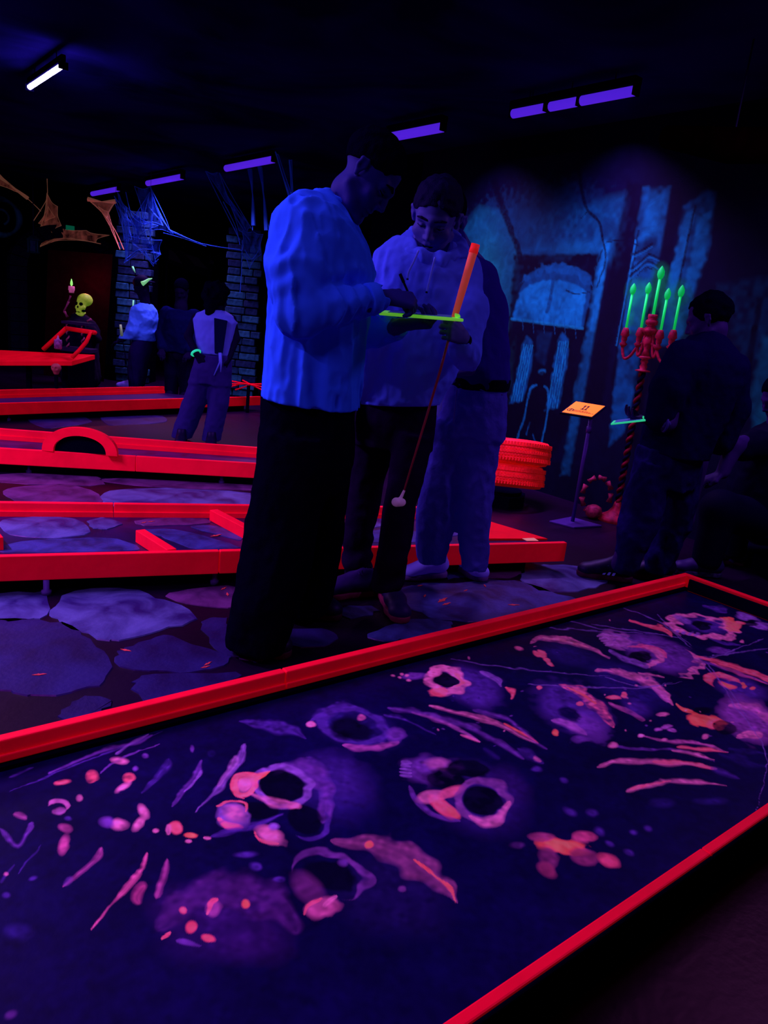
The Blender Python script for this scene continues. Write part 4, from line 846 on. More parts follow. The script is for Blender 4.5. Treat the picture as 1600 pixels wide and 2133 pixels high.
# ------------------------------------------------------------------ stone pillars (every stone a piece)
PST = [mat('pillar_stone', (.008, .042, .12), .8, var=.6, scale=18, bump=.4, bscale=30), mat('pillar_stone_pale', (.012, .085, .19), .8, var=.6, scale=18, bump=.4, bscale=30), mat('pillar_stone_dark', (.006, .02, .075), .8, var=.6, scale=18, bump=.4)]
def pillar(pxb, pyb, D, wd, hgt, label, n, stretch=0):
    b = W(pxb, pyb, D); b[2] = 0; t = thing('stone_pillar', label, 'pillar', b)
    MB().prism([tuple((b+ER*x+EF*y)[:2]) for x, y in [(-wd*.44, -wd*.44), (wd*.44, -wd*.44), (wd*.44, wd*.44), (-wd*.44, wd*.44)]], 0, hgt).build('core', BLACK, t, loc=b)
    rh = hgt/n; meshes = {}
    for r in range(n):
        z = r*rh; x = -wd/2+random.uniform(-.03, .03)
        while x < wd/2-.05:
            L_ = random.uniform(.16, .30); x1 = min(x+L_, wd/2+random.uniform(-.02, .04)); dpt = random.uniform(0, .035)
            P_ = [(b+ER*u+EF*v) for u, v in [(x+.006, -wd/2-dpt), (x1-.006, -wd/2-dpt), (x1-.006, -wd*.3), (x+.006, -wd*.3)]]
            k = lambda p, zz: (p[0]+random.uniform(-.006, .006), p[1]+random.uniform(-.006, .006), zz)
            MB().hexa([k(p, z+.006) for p in P_], [k(p, z+rh-.008) for p in P_]).build('stone', random.choice(PST), t, loc=(P_[0][0], P_[0][1], z), bevel=.010)
            x = x1
    return t
pillar(502, 806, 10.3, .46, 2.15, 'bluish stacked stone pillar right behind the man in the white shirt', 22)
LP_ = pillar(285, 800, 10.6, .46, 2.25, 'dim stacked stone pillar at the left, draped with blue cobwebs', 22)
for P_, R_2 in (([(276, 555), (279, 562), (282, 568)], [.014, .012, .003]), ([(278, 625), (277, 640), (275, 652)], [.012, .010, .006])):
    MB().tube([W(x, y, 10.30) for x, y in P_], R_2, 8).build('green_mark', mat('green_mark', (.12, .6, .25), .6, emis=.3), LP_, True, loc=W(276, 600, 10.3))
# dark arch with skull niche (left)
YA = 12.6
ARM = mat('dark_arch_stone', (.003, .006, .02), .9, var=.5, scale=10, bump=.3, bscale=20); ARG = mat('teal_keystone', (.004, .35, .16), .7, emis=.15)
ac = onY(150, 560, YA); t = thing('stone_arch', 'black stone arch with a teal keystone at the far left, behind the skull', 'arch', (ac[0], YA, 0))
for i in range(13):
    a0, a1 = math.pi*i/13+.012, math.pi*(i+1)/13-.012
    ri, ro = .62, .86
    P_ = [(ac[0]-.03+r*math.cos(a), YA+v, ac[2]-.05+r*.8*math.sin(a)) for v in (0, .2) for r, a in ((ri, a0), (ro, a0), (ro, a1), (ri, a1))]
    MB().hexa(P_[:4], P_[4:]).build('arch_stone', ARM, t, loc=P_[0])
MB().box((ac[0]-.09, YA-.03, ac[2]+.56), (ac[0]+.03, YA-.001, ac[2]+.63)).build('keystone', ARG, t, loc=(ac[0], YA, ac[2]))
for sx in (-.74, .74):
    for r in range(7):
        z0 = (ac[2]-.05)/7*r; MB().box((ac[0]-.03+sx-.12, YA, z0+.006), (ac[0]-.03+sx+.12, YA+.2, z0+(ac[2]-.05)/7-.006)).build('arch_stone', ARM, t, loc=(ac[0]+sx, YA, z0))
# green clock-like ring and lantern
c0 = onY(2, 452, 12.2); RG = mat('teal_ring', (.008, .10, .14), .5, var=.7, scale=6); t = thing('wall_ring', 'thick dim teal ring cut off by the left edge of the photo', 'ring', (c0[0], c0[1], c0[2]-.28))
MB().tube([c0+[.24*math.cos(a), 0, .24*math.sin(a)] for a in np.linspace(-2.2, 3.4, 40)], [.035+.012*math.sin(i*.5) for i in range(40)], 12).build('hoop', RG, t, True, loc=c0)
MB().tube([c0+[.1*math.cos(a), 0, .1*math.sin(a)] for a in np.linspace(-1.2, 2.4, 20)], .018, 8).build('inner_hoop', RG, t, True, loc=c0)
MB().tube([c0+[0, .05, .28], [c0[0], c0[1]+.05, 2.719]], .006, 6).build('hanger', HANG, t, loc=c0)
c0 = onY(70, 508, 12.2); t = thing('hanging_lantern', 'small dim teal lantern hanging left of the arch', 'lantern', c0)
LGM = mat('lantern_teal', (.004, .045, .075), .5, var=.6, scale=30)
MB().lathe(c0-[0, 0, .14], [(.05, 0), (.09, .01), (.10, .03), (.085, .035), (.085, .18), (.10, .185), (.09, .21), (.03, .25)], 8).build('cage', LGM, t, loc=c0)
MB().tube([c0+[0, 0, .11], [c0[0], c0[1], 2.719]], .006, 6).build('chain', HANG, t, loc=c0)
for k in range(4): a = k*math.pi/2+.4; MB().tube([c0+[.09*math.cos(a), .09*math.sin(a), -.12], c0+[.09*math.cos(a), .09*math.sin(a), .06]], .006, 6).build('bar', RG, t, loc=c0)
# striped board
bm = mat('dim_board_black', (.003, .003, .012), .9); by = mat('dim_stripe', (.045, .045, .055), .8)
q = [onY(346, 505, 12.4), onY(450, 525, 12.4)]; t = thing('striped_board', 'dim black board with slanting pale stripes, between the two pillars', 'board', (q[0][0], 12.4, q[0][2]-.5))
P_ = [onY(x, y, 12.4) for x, y in [(344, 512), (445, 545), (440, 580), (344, 545)]]
MB().hexa([p+[0, 0, 0] for p in P_][:4], [p+[0, .03, 0] for p in P_]).build('panel', bm, t, loc=P_[0])
for S4 in ([(353, 519), (366, 528), (380, 550), (353, 540)], [(386, 529), (412, 537), (434, 561), (408, 554)], [(440, 541), (446, 545), (444, 552), (436, 548)]):
    P_ = [onY(x, y, 12.36) for x, y in S4]; MB().hexa(P_, [p+[0, .03, 0] for p in P_]).build('stripe', by, t, loc=P_[0])
P_ = onY(350, 512, 12.5); 
for x in (350, 440): p = onY(x, 530, 12.42); MB().tube([[p[0], 12.46, 0], [p[0], 12.46, p[2]]], .02, 8).build('post', bm, t, loc=p)

# ------------------------------------------------------------------ cobwebs
WB = mat('blue_cobweb', (.02, .09, .55), .9, spec=0, emis=.02, ecol=(.01, .05, 1), alpha=(16, .03, .75)); WBT = mat('blue_cobweb_thread', (.02, .10, .6), .9, spec=0, emis=.02, ecol=(.01, .05, 1))
WO = mat('rusty_cobweb', (.34, .14, .10), .9, spec=0, emis=.10, ecol=(1, .22, .16), alpha=(11, .06, .8)); WOT = mat('rusty_cobweb_thread', (.6, .22, .13), .8, emis=.12)
def web(label, D, sheets, threads, ms, mt, group='stretched cobwebs'):
    P0 = W(*(sheets+threads)[0][0][:2], D); t = thing('cobweb', label, 'cobweb', P0, group)
    mb = MB()
    for S4 in sheets:         # each sheet: outline with sagging edges, filled as a fine fan towards its middle
        n = len(S4); C_ = W(sum(p[0] for p in S4)/n, sum(p[1] for p in S4)/n, D+.02); ed = []
        cpx = np.array([sum(p[0] for p in S4)/n, sum(p[1] for p in S4)/n])
        for i in range(n):
            a = np.array(S4[i], float); b = np.array(S4[(i+1) % n], float); L_ = np.hypot(*(b-a))
            for k in range(6):
                u = k/6; p = a+(b-a)*u; p = p+(cpx-p)*(.17*math.sin(math.pi*u)*min(1, L_/40)); ed.append(W(p[0], p[1], D+.05*math.sin(i*2.1)))
        m = len(ed); mb.add([C_]+ed, [[0, 1+i, 1+(i+1) % m] for i in range(m)])
        for i in range(m): threads_mb.tube([ed[i], ed[(i+1) % m]], .0035, 4)
    if sheets: mb.build('web_sheet', ms, t, loc=P0)
    for T in threads:
        P_ = catmull([np.array(W(p[0], p[1], D)) for p in T], 4); R = [.004+(.008 if len(T[0]) > 2 else .002)*abs(math.cos(math.pi*i/(len(P_)-1)))*(T[0][2] if len(T[0]) > 2 else 1) for i in range(len(P_))]
        threads_mb.tube(P_, R, 5)
    hi = max((p for q_ in sheets+threads for p in q_), key=lambda p: W(p[0], p[1], D)[2]); P_ = W(hi[0], hi[1], D)
    MB().tube([P_, [P_[0], P_[1], 2.718]], .002, 4).build('anchor_cord', HANG, t, loc=P0)
    o = threads_mb.build('web_threads', mt, t, loc=P0); o['kind'] = 'stuff'; threads_mb.V = []; threads_mb.F = []
    return t
threads_mb = MB()
web('blue cobweb stretched over the left pillar and hung from the ceiling lamps', 9.6,
    [[(240, 425), (262, 470), (312, 400), (300, 470), (318, 520), (262, 540)], [(280, 388), (314, 388), (340, 470), (300, 470)], [(258, 488), (338, 500), (335, 530), (320, 555), (290, 520), (258, 548)], [(262, 430), (300, 460), (330, 470), (280, 500)],
     [(314, 390), (322, 420), (352, 478), (362, 488), (315, 480)], [(245, 400), (262, 430), (275, 500), (258, 500)]],
    [[(238, 408), (250, 440), (262, 480), (262, 545)], [(240, 412), (275, 460), (290, 500)], [(314, 390), (318, 430), (312, 500)], [(352, 478), (400, 500), (440, 512), (500, 520)], [(355, 482), (420, 507), (505, 522)], [(340, 485), (380, 496), (430, 513)], [(262, 400), (275, 450), (300, 468)], [(248, 405), (268, 470), (264, 520)], [(290, 440), (296, 480)], [(320, 440), (312, 480), (325, 550)], [(300, 520), (318, 548), (330, 540)], [(316, 395), (345, 455), (356, 486)]], WB, WBT)
web('broad blue cobweb hung from the ceiling down to the top of the right pillar', 9.7,
    [[(428, 356), (455, 358), (475, 410), (524, 475), (515, 482), (490, 440), (470, 420)], [(505, 480), (528, 482), (548, 488), (545, 530), (520, 560), (503, 530)], [(470, 400), (505, 460), (520, 500), (498, 480)]],
    [[(428, 356), (462, 425), (500, 500)], [(456, 358), (490, 420), (524, 476)], [(460, 370), (485, 440), (510, 482)], [(465, 420), (490, 470), (500, 510)], [(428, 356), (442, 362), (456, 358)], [(505, 500), (503, 570), (500, 610)], [(510, 520), (525, 540), (540, 520)]], WB, WBT)
for lb, T in (('thin blue web strand nearest the left end of the pillar lamp', [[(520, 352, 3), (526, 400, 2), (528, 470, 1)], [(519, 352), (527, 420), (526, 480)]]), ('thin blue web strand hanging from the middle of the pillar lamp', [[(541, 346, 3), (549, 400, 2), (555, 480, 1)], [(542, 350), (553, 440), (562, 480)]])):
    web(lb, 9.0, [], T, WB, WBT, 'web strands over the pillar')
web('pair of blue web strands meeting in a V at the left of the white shirt', 7.6, [[(573, 316), (580, 322), (612, 418), (604, 420)], [(602, 333), (608, 333), (611, 415), (608, 415)]], [[(574, 316), (590, 370), (609, 425)], [(603, 333), (609, 380), (611, 420)]], WB, WBT)
web('rusty pink triangular cobweb patch just under the farthest lamp', 9.9, [[(183, 415), (240, 420), (222, 455), (212, 442)], [(205, 430), (225, 440), (250, 520), (228, 470)]], [[(183, 415, 3), (212, 420), (241, 420, 2)], [(183, 415), (215, 445), (240, 480), (258, 520)], [(240, 420), (222, 450)]], WO, WOT)
web('rusty cobweb draped over the top of the stone arch', 11.9, [[(98, 402), (120, 430), (128, 470), (104, 490), (88, 470), (80, 465), (96, 440)], [(85, 470), (120, 475), (180, 480), (228, 490), (200, 505), (140, 500), (100, 505), (82, 515)], [(100, 430), (115, 452), (93, 462)]], [[(98, 372), (99, 402)], [(98, 402), (92, 450), (75, 500), (82, 515)], [(80, 515), (110, 500), (150, 497), (210, 508)], [(70, 460), (95, 420), (99, 400)]], WO, WOT)
web('rusty web strand running in from the left edge above the teal ring', 11.5, [[(-5, 358), (8, 372), (58, 412), (30, 398), (-5, 385)]], [[(-5, 365, 3), (20, 385), (58, 413)], [(40, 398), (70, 425), (85, 440)]], WO, WOT)

# ------------------------------------------------------------------ skull prop with candle, table and far red course piece
BONE = mat('glowing_bone', (.42, .72, .05), .6, emis=.13, ecol=(.45, .85, .03), var=.35, scale=30, bump=.2); CLO = mat('black_cloak', (.0015, .001, .006), .95)
DS = 9.5; sc = 1.0
hc = W(171, 632, DS); fl = W(168, 790, DS); fl[2] = 0
t = thing('skeleton_prop', 'glowing yellow-green skull on a black cloaked figure with one bony hand raised', 'statue', fl)
R_v = nrm(ER*.85-EF*.3); U_v = UPV; N_v = nrm(np.cross(R_v, U_v)); N_v = N_v if N_v @ EF < 0 else -N_v
A3 = np.stack([R_v, N_v, U_v])
def L(x, y, z): return hc+R_v*x*sc+N_v*y*sc+U_v*z*sc
v = Vol(*bounds([hc-.2, hc+.2], 0), .0055)
v.ell(L(.01, -.04, .045), (.083, .10, .078), A3, 0); v.ell(L(0, .02, -.03), (.062, .055, .07), A3, .03)
v.chain([L(-.05, .03, -.045), L(-.03, .055, -.055), L(.03, .055, -.055), L(.055, .03, -.045)], [.018]*4, .015)
v.chain([L(-.052, 0, -.10), L(-.03, .045, -.135), L(.03, .045, -.135), L(.055, 0, -.10)], [.014, .022, .022, .014], .015)
v.cone(L(-.02, .05, -.088), L(.02, .05, -.088), .022, .022, .01)
for sx in (-1, 1): v.ell(L(sx*.033, .085, -.005), (.026, .045, .024), A3, .008, 's'); v.ell(L(sx*.06, .03, -.095), (.02, .05, .02), A3, .006, 's')
v.ell(L(0, .09, -.045), (.012, .03, .020), A3, .006, 's'); v.ell(L(.0, .09, -.112), (.04, .03, .008), A3, .004, 's')
for k in range(-4, 5): v.cone(L(k*.008, .085, -.075), L(k*.008, .085, -.10), .0022, .0022, .002, 's')
v.build('skull', BONE, t)
SOC = mat('socket_shade', (.0008, .0006, .004), .95, spec=0)  # shade in the skull's hollows, put in as solid black ellipsoids
def hollow_shade(P_, rad, name='eye_socket_shade'):
    v = Vol(*bounds([P_], .08), .006); v.ell(P_, rad, A3, 0); v.build(name, SOC, t)
for sx in (-1, 1): hollow_shade(L(sx*.033, .052, -.008), (.023, .026, .022)); hollow_shade(L(sx*.052, .03, -.088), (.018, .034, .016), 'jaw_gap_shade')
hollow_shade(L(0, .068, -.045), (.010, .020, .018), 'nose_hole_shade'); hollow_shade(L(.012, .075, -.105), (.026, .012, .006), 'mouth_gap_shade')
v = Vol(*bounds([fl+[-.35, -.35, 0], fl+[.35, .35, hc[2]+.1]], .02), .018)
v.chain([fl+[0, 0, .12], fl+[0, 0, .6], [hc[0], hc[1], hc[2]-.35], [hc[0]-.02, hc[1]+.06, hc[2]-.18]], [.24, .2, .2, .09], .05); v.cone([hc[0], hc[1], hc[2]-.25], hc+R_v*.24-U_v*.4, .09, .06, .04)
v.disp(folds(.03, 16, 3, 3)); v.plane([0, 0, .001], [0, 0, -1]); v.build('cloak', CLO, t)
BN2 = mat('pink_bone', (.30, .05, .16), .6, var=.5, scale=40)
ha = W(145, 634, DS-.15); hb = W(141, 655, DS-.15)
for a, b, r in [(W(140, 660, DS-.12), W(134, 648, DS-.15), .014), (W(134, 648, DS-.15), W(143, 628, DS-.15), .012), (W(143, 628, DS-.15), W(147, 616, DS-.15), .010), (W(190, 665, DS-.1), W(182, 669, DS-.1), .014)]:
    MB().tube([a, (a+b)/2, b], [r*1.3, r*.8, r*1.2], 8).build('hand_bone', BN2, t, True, loc=a)
cc = W(149, 610, DS-.15); t = thing('candle', 'pink candle with a green flame held up beside the glowing skull', 'candle', cc)
MB().lathe(cc, [(.03, 0), (.03, .02), (.038, .035), (.036, .075), (.03, .08)], 14).build('wax', mat('pink_wax', (.85, .22, .42), .5, emis=.1), t, True, loc=cc)
MB().lathe(cc+[0, 0, .08], [(.005, 0), (.016, .02), (.014, .045), (.003, .085)], 10).build('flame', mat('yellow_green_flame', (.3, .8, .2), .5, emis=1.1, ecol=(.25, .75, .12)), t, True, loc=cc)
gl = bpy.data.lights.new('panel_glow_helper', 'POINT'); gl.energy = 6; gl.color = (1, .05, .12); gl.shadow_soft_size = .01; glo = bpy.data.objects.new('panel_glow_helper', gl); COL.objects.link(glo); glo.location = cc+EF*.50+UPV*.16  # added red lamp behind the candle, throws a glow on the backdrop panel
bp = W(152, 575, DS+.35); PB = MB(); 
t = thing('backdrop_panel', 'dark panel catching a dim red glow behind the candle', 'panel', (bp[0], bp[1], 0))
PB.hexa([W(90, 800, DS+.62), W(215, 815, DS+.62), W(215, 815, DS+.68), W(90, 800, DS+.68)], [W(100, 520, DS+.62), W(235, 530, DS+.62), W(235, 530, DS+.68), W(100, 520, DS+.68)]).build('board', mat('dull_red_board', (.007, .0006, .002), .9, spec=0, var=.3), t, loc=bp)
# table with twisted legs
tb = W(163, 725, 9.0); tb[2] = 0; TBM = mat('dark_table', (.012, .004, .03), .6)
t = thing('side_table', 'small dark table with candy-twist columns in front of the skull figure', 'table', tb); zt0 = W(163, 676, 9.0)[2]; zt1 = W(163, 724, 9.0)[2]
MB().prism([tuple((tb+ER*x+EF*y)[:2]) for x, y in [(-.17, -.12), (.19, -.12), (.19, .12), (-.17, .12)]], zt1-.05, zt1).build('shelf', TBM, t, loc=tb, bevel=.006)
MB().prism([tuple((tb+ER*x+EF*y)[:2]) for x, y in [(-.14, -.1), (.16, -.1), (.16, .1), (-.14, .1)]], 0, zt1-.0505).build('pedestal', BLACK, t, loc=tb)
MB().prism([tuple((tb+ER*x+EF*y)[:2]) for x, y in [(-.15, -.12), (.17, -.12), (.17, .12), (-.15, .12)]], zt0+.001, zt0+.03).build('top', TBM, t, loc=tb)
for x in (-.09, .09):
    cpt = tb+ER*x-EF*.08
    for k in range(2): MB().tube([cpt+[.012*math.cos(i*.5+math.pi*k), .012*math.sin(i*.5+math.pi*k), zt1+.001+(zt0-zt1-.002)*i/40] for i in range(41)], .011, 7).build('twisted_column', BN2 if k else BLACKP, t, True, loc=cpt)
jc = W(121, 727, 8.2); t = thing('glass_candle_jar', 'small violet jar candle standing on the far red course, left of the twisted table', 'jar', jc)
MB().lathe(jc, [(.03, 0), (.04, .005), (.042, .09), (.038, .10), (.034, .095), (.034, .03), (.0, .03)], 16).build('jar', mat('violet_jar', (.22, .06, .32), .3, var=.6, scale=30), t, True, loc=jc)
MB().lathe(jc+[0, 0, .095], [(.03, 0), (.012, .02), (.004, .05)], 10).build('wick_wax', mat('pale_wax', (.3, .12, .4), .6), t, True, loc=jc)
# far red course with frame
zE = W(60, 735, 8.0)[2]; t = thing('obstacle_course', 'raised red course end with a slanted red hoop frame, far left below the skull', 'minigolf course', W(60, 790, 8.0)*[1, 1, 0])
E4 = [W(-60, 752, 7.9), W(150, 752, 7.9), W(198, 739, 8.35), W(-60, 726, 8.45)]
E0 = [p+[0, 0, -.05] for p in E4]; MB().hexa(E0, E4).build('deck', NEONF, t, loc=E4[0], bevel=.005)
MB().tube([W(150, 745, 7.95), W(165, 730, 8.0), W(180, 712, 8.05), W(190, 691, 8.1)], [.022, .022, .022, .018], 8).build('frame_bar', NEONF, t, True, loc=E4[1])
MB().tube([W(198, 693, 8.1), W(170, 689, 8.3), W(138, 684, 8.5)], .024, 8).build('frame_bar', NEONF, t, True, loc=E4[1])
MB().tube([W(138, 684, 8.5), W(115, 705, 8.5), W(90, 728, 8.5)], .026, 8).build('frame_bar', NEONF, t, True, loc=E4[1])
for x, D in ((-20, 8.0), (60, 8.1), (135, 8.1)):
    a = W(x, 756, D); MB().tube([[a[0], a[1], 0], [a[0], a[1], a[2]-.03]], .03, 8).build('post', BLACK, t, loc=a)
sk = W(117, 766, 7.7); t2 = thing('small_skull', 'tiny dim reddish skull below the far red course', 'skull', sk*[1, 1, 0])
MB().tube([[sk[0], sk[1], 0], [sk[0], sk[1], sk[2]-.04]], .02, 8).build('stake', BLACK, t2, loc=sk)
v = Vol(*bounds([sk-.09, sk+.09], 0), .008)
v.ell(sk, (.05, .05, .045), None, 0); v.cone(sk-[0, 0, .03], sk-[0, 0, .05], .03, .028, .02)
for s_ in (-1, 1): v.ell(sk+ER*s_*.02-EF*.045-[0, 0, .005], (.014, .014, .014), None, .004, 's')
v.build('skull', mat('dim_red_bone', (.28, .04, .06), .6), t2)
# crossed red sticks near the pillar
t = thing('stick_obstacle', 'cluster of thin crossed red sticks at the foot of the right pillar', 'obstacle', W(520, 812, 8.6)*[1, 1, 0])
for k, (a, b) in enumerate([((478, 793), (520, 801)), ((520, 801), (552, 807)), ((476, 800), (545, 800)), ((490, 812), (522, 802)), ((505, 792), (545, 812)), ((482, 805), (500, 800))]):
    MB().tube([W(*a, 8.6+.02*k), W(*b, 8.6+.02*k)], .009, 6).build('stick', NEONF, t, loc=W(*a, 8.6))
a = W(518, 803, 8.62); MB().tube([[a[0], a[1], 0], a], .02, 8).build('stake', BLACK, t, loc=a)
# dim red duct under the ceiling on the right
a = W(1390, 285, 3.9); b = W(1760, 310, 4.6); t = thing('ceiling_form', 'very dim dark red duct under the ceiling at the upper right', 'form', (a+b)/2)
MB().tube([a, (a*2+b)/3+[0, 0, -.02], (a+2*b)/3, b], [.05, .085, .09, .08], 20).build('form', mat('dull_red_fabric', (.004, .0001, .0008), .95, var=.8, scale=4, spec=0), t, True, loc=(a+b)/2)  # only a dim dark red tapered shape
for q in ((a*2+b)/3, (a+2*b)/3): MB().tube([q, [q[0], q[1], 2.719]], .005, 6).build('strap', HANG, t, loc=q)
# ================================================================== PEOPLE
class PV(np.ndarray): pass
def P3(px, py, D):
    v = W(px, py, D).view(PV); v.src = (px, py, D); return v
def head(v, o, fwd, up, s=1.0, ears=True, mouth=0.):
    """face, skull and ears blended into a body volume; o = point between the ears"""
    fwd = nrm(fwd); up = nrm(np.array(up)-fwd*(np.array(up) @ fwd)); rt = np.cross(fwd, up); A = np.stack([rt, fwd, up])
    q = lambda x, y, z: o+(rt*x+fwd*y+up*z)*s
    S = lambda *r: tuple(a*s for a in r)
    v.ell(q(0, -.008, .045), S(.074, .094, .082), A, .0); v.ell(q(0, .030, -.035), S(.060, .064, .078), A, .035*s)
    v.chain([q(-.058, .0, -.055), q(-.040, .040, -.088), q(0, .068, -.103), q(.040, .040, -.088), q(.058, .0, -.055)], [a*s for a in (.016, .017, .019, .017, .016)], .022*s)
    v.chain([q(-.040, .074, .022), q(0, .087, .020), q(.040, .074, .022)], [.012*s]*3, .014*s)
    for e in (-1, 1):
        v.ell(q(e*.043, .062, -.028), S(.022, .018, .018), A, .018*s)                # cheekbone
        v.ell(q(e*.031, .093, .002), S(.018, .014, .011), A, .010*s, 's')            # socket
        v.ell(q(e*.031, .0735, .001), S(.0135, .0135, .0115), A, .002*s)             # eye under the lid
        v.chain([q(e*.046, .074, .004), q(e*.032, .0865, .0035), q(e*.018, .080, .003)], [.0036*s]*3, .003*s)   # lid edge
    v.chain([q(0, .084, .012), q(0, .098, -.010), q(0, .109, -.029)], [a*s for a in (.0075, .0085, .0105)], .012*s)
    for e in (-1, 1): v.ell(q(e*.0125, .097, -.034), S(.0075, .010, .0075), A, .006*s); v.ell(q(e*.007, .104, -.0405), S(.003, .004, .003), A, .003*s, 's')
    v.chain([q(-.022, .076, -.063), q(-.008, .0885, -.0585), q(.008, .0885, -.0585), q(.022, .076, -.063)], [a*s for a in (.004, .0065, .0065, .004)], .006*s)
    v.chain([q(-.019, .076, -.070), q(0, .0865, -.0735), q(.019, .076, -.070)], [a*s for a in (.0045, .0075, .0045)], .006*s)
    v.chain([q(-.025, .079, -.0655+mouth), q(0, .0945, -.0660), q(.025, .079, -.0655+mouth)], [a*s for a in (.0018, .0028, .0018)], .003*s, 's')
    v.ell(q(0, .078, -.104), S(.018, .014, .014), A, .014*s)
    if ears:
        for e in (-1, 1):
            v.chain([q(e*.074, -.002, -.022), q(e*.083, -.012, -.002), q(e*.086, -.014, .018), q(e*.080, .002, .024), q(e*.075, .008, .006)], [a*s for a in (.008, .007, .0065, .006, .005)], .006*s)
            v.ell(q(e*.078, -.002, .0), S(.008, .012, .02), A, .004*s); v.ell(q(e*.087, -.001, .004), S(.006, .007, .012), A, .004*s, 's')
    return q, A, rt, fwd, up
def lids(q, m, t):
    v = Vol(*bounds([q(0, .08, .0)], .075), .0028)
    for e in (-1, 1): v.chain([q(e*.047, .0765, .0), q(e*.032, .0890, -.002), q(e*.017, .083, -.001)], [.0022, .0030, .0022], .002)
    v.build('eyelashes', m, t)
def hand(v, w0, d, n, side, curl, s=1.0, thumb=.5, spread=.0):
    """palm and five separate fingers; d = direction of the fingers, n = the way the palm faces, side = where the thumb is (+1/-1)"""
    d = nrm(d); n = nrm(np.array(n)-d*(np.array(n) @ d)); a = np.cross(d, n)*side; w0 = np.array(w0, float)
    offs = [.031, .0105, -.0105, -.030]; Ls = [.072, .080, .074, .058]; kn = [.090, .094, .090, .082]
    for i in range(4):
        k = w0+(d*kn[i]+a*offs[i])*s; b = w0+a*offs[i]*.55*s
        v.cone(b, k, .015*s, .0125*s, .012)
    v.cone(w0-d*.02*s, w0+d*.05*s, .024*s, .022*s, .015, sq=(n, .62))
    R0 = [.0098, .0100, .0095, .0085]
    for i in range(4):
        p = w0+(d*kn[i]+a*offs[i])*s; ang = 0; cu = curl[i] if hasattr(curl[0], '__len__') else curl
        for j, fr in enumerate((.46, .30, .24)):
            ang += cu[j]; dd = nrm(d*math.cos(ang)+n*math.sin(ang)+a*(offs[i]*spread)); e = p+dd*Ls[i]*fr*s
            v.cone(p, e, R0[i]*s*(1-.08*j), R0[i]*s*(.94-.1*j), .003); p = e
    t0 = w0+(d*.022+a*.024)*s; t1 = w0+(d*.055+a*.052+n*.012)*s; t2 = t1+nrm(d*(1-thumb)+n*thumb-a*.25)*.034*s; t3 = t2+nrm(d*(1-thumb)*.8+n*thumb-a*.55)*.028*s
    v.chain([t0, t1, t2, t3], [.016*s, .0125*s, .0105*s, .0085*s], .007)
def person(label, foot): f0 = np.array(foot, float); f0[2] = 0; return thing('person', label, 'person', f0, None)
def mesh_shoe(t, heel, toe, m, ms, s=1.0, lace=None, hi=.0, name='shoe', stripes=None):
    heel = np.array(heel, float); toe = np.array(toe, float); heel[2] = toe[2] = 0; d = toe-heel; L_ = np.linalg.norm(d); d /= L_; a = np.array([-d[1], d[0], 0])
    q = lambda x, y, z: heel+d*x*L_+a*y*s+UPV*z*s+[0, 0, .0045]
    v = Vol(heel*0+np.minimum(heel, toe)-[.09, .09, 0], np.maximum(heel, toe)+[.09, .09, .17+hi], .005)
    v.chain([q(.12, 0, .06), q(.35, 0, .062), q(.62, 0, .052), q(.84, 0, .038)], [.042*s, .042*s, .043*s, .040*s], .03, sq=(UPV, .8))
    v.cone(q(.16, 0, .06), q(.20, 0, .115+hi), .040*s, .042*s, .03); v.chain([q(.30, 0, .10), q(.52, 0, .072)], [.032*s, .028*s], .02)
    v.ell(q(.86, 0, .034), (.047*s, .047*s, .032*s), None, .02)
    v.plane(q(0, 0, .022), [0, 0, -1]); v.ell(q(.19, 0, .135+hi), (.032*s, .032*s, .03*s), None, .004, 's')
    o = v.build(name, m, t, relax=1)
    v = Vol(np.minimum(heel, toe)-[.1, .1, .01], np.maximum(heel, toe)+[.1, .1, .05], .005)
    v.chain([q(.12, 0, .012), q(.4, 0, .012), q(.7, 0, .012), q(.88, 0, .014)], [.043*s, .038*s, .048*s, .044*s], .02)
    v.plane(q(0, 0, .028), [0, 0, 1]); v.plane(q(0, 0, 0), [0, 0, -1]); so = v.build('sole', ms, t); so.parent = o; so.location = tuple(np.array(world_loc(t))-np.array(world_loc(t)))
    if lace:
        mb = MB()
        for k in range(5): x = .34+.065*k; z = .118-.013*k; mb.tube([q(x, -.026, z-.006), q(x+.02, 0, z+.006), q(x, .026, z-.006)], .0032, 5)
        mb.tube([q(.33, .0, .12), q(.30, .03, .13), q(.36, .045, .115), q(.33, 0, .12), q(.30, -.03, .13), q(.36, -.045, .112)], .003, 5)
        l = mb.build('laces', lace, t); l.parent = o; l.location = tuple(-np.array(world_loc(t)))
    if stripes:
        mb = MB()
        for sd in (-1, 1):
            for k in range(3):
                x = .36+.09*k; mb.hexa([q(x, sd*.0425, .03), q(x+.045, sd*.0425, .03), q(x+.045, sd*.046, .03), q(x, sd*.046, .03)], [q(x-.07, sd*.034, .078), q(x-.03, sd*.034, .078), q(x-.03, sd*.040, .078), q(x-.07, sd*.040, .078)])
        l = mb.build('stripes', stripes, t); l.parent = o; l.location = tuple(-np.array(world_loc(t)))
    return o
SK1 = mat('skin_dim', (.012, .013, .19), .6, spec=.1, bump=.04); SK2 = mat('skin_violet', (.045, .045, .34), .55, spec=.15, bump=.04); HAIR = mat('black_hair', (.0008, .0006, .008), .8, bump=.5, bscale=200, spec=0)
HAIR2 = mat('dark_blue_hair', (.003, .002, .035), .7, bump=.5, bscale=180, spec=.05)
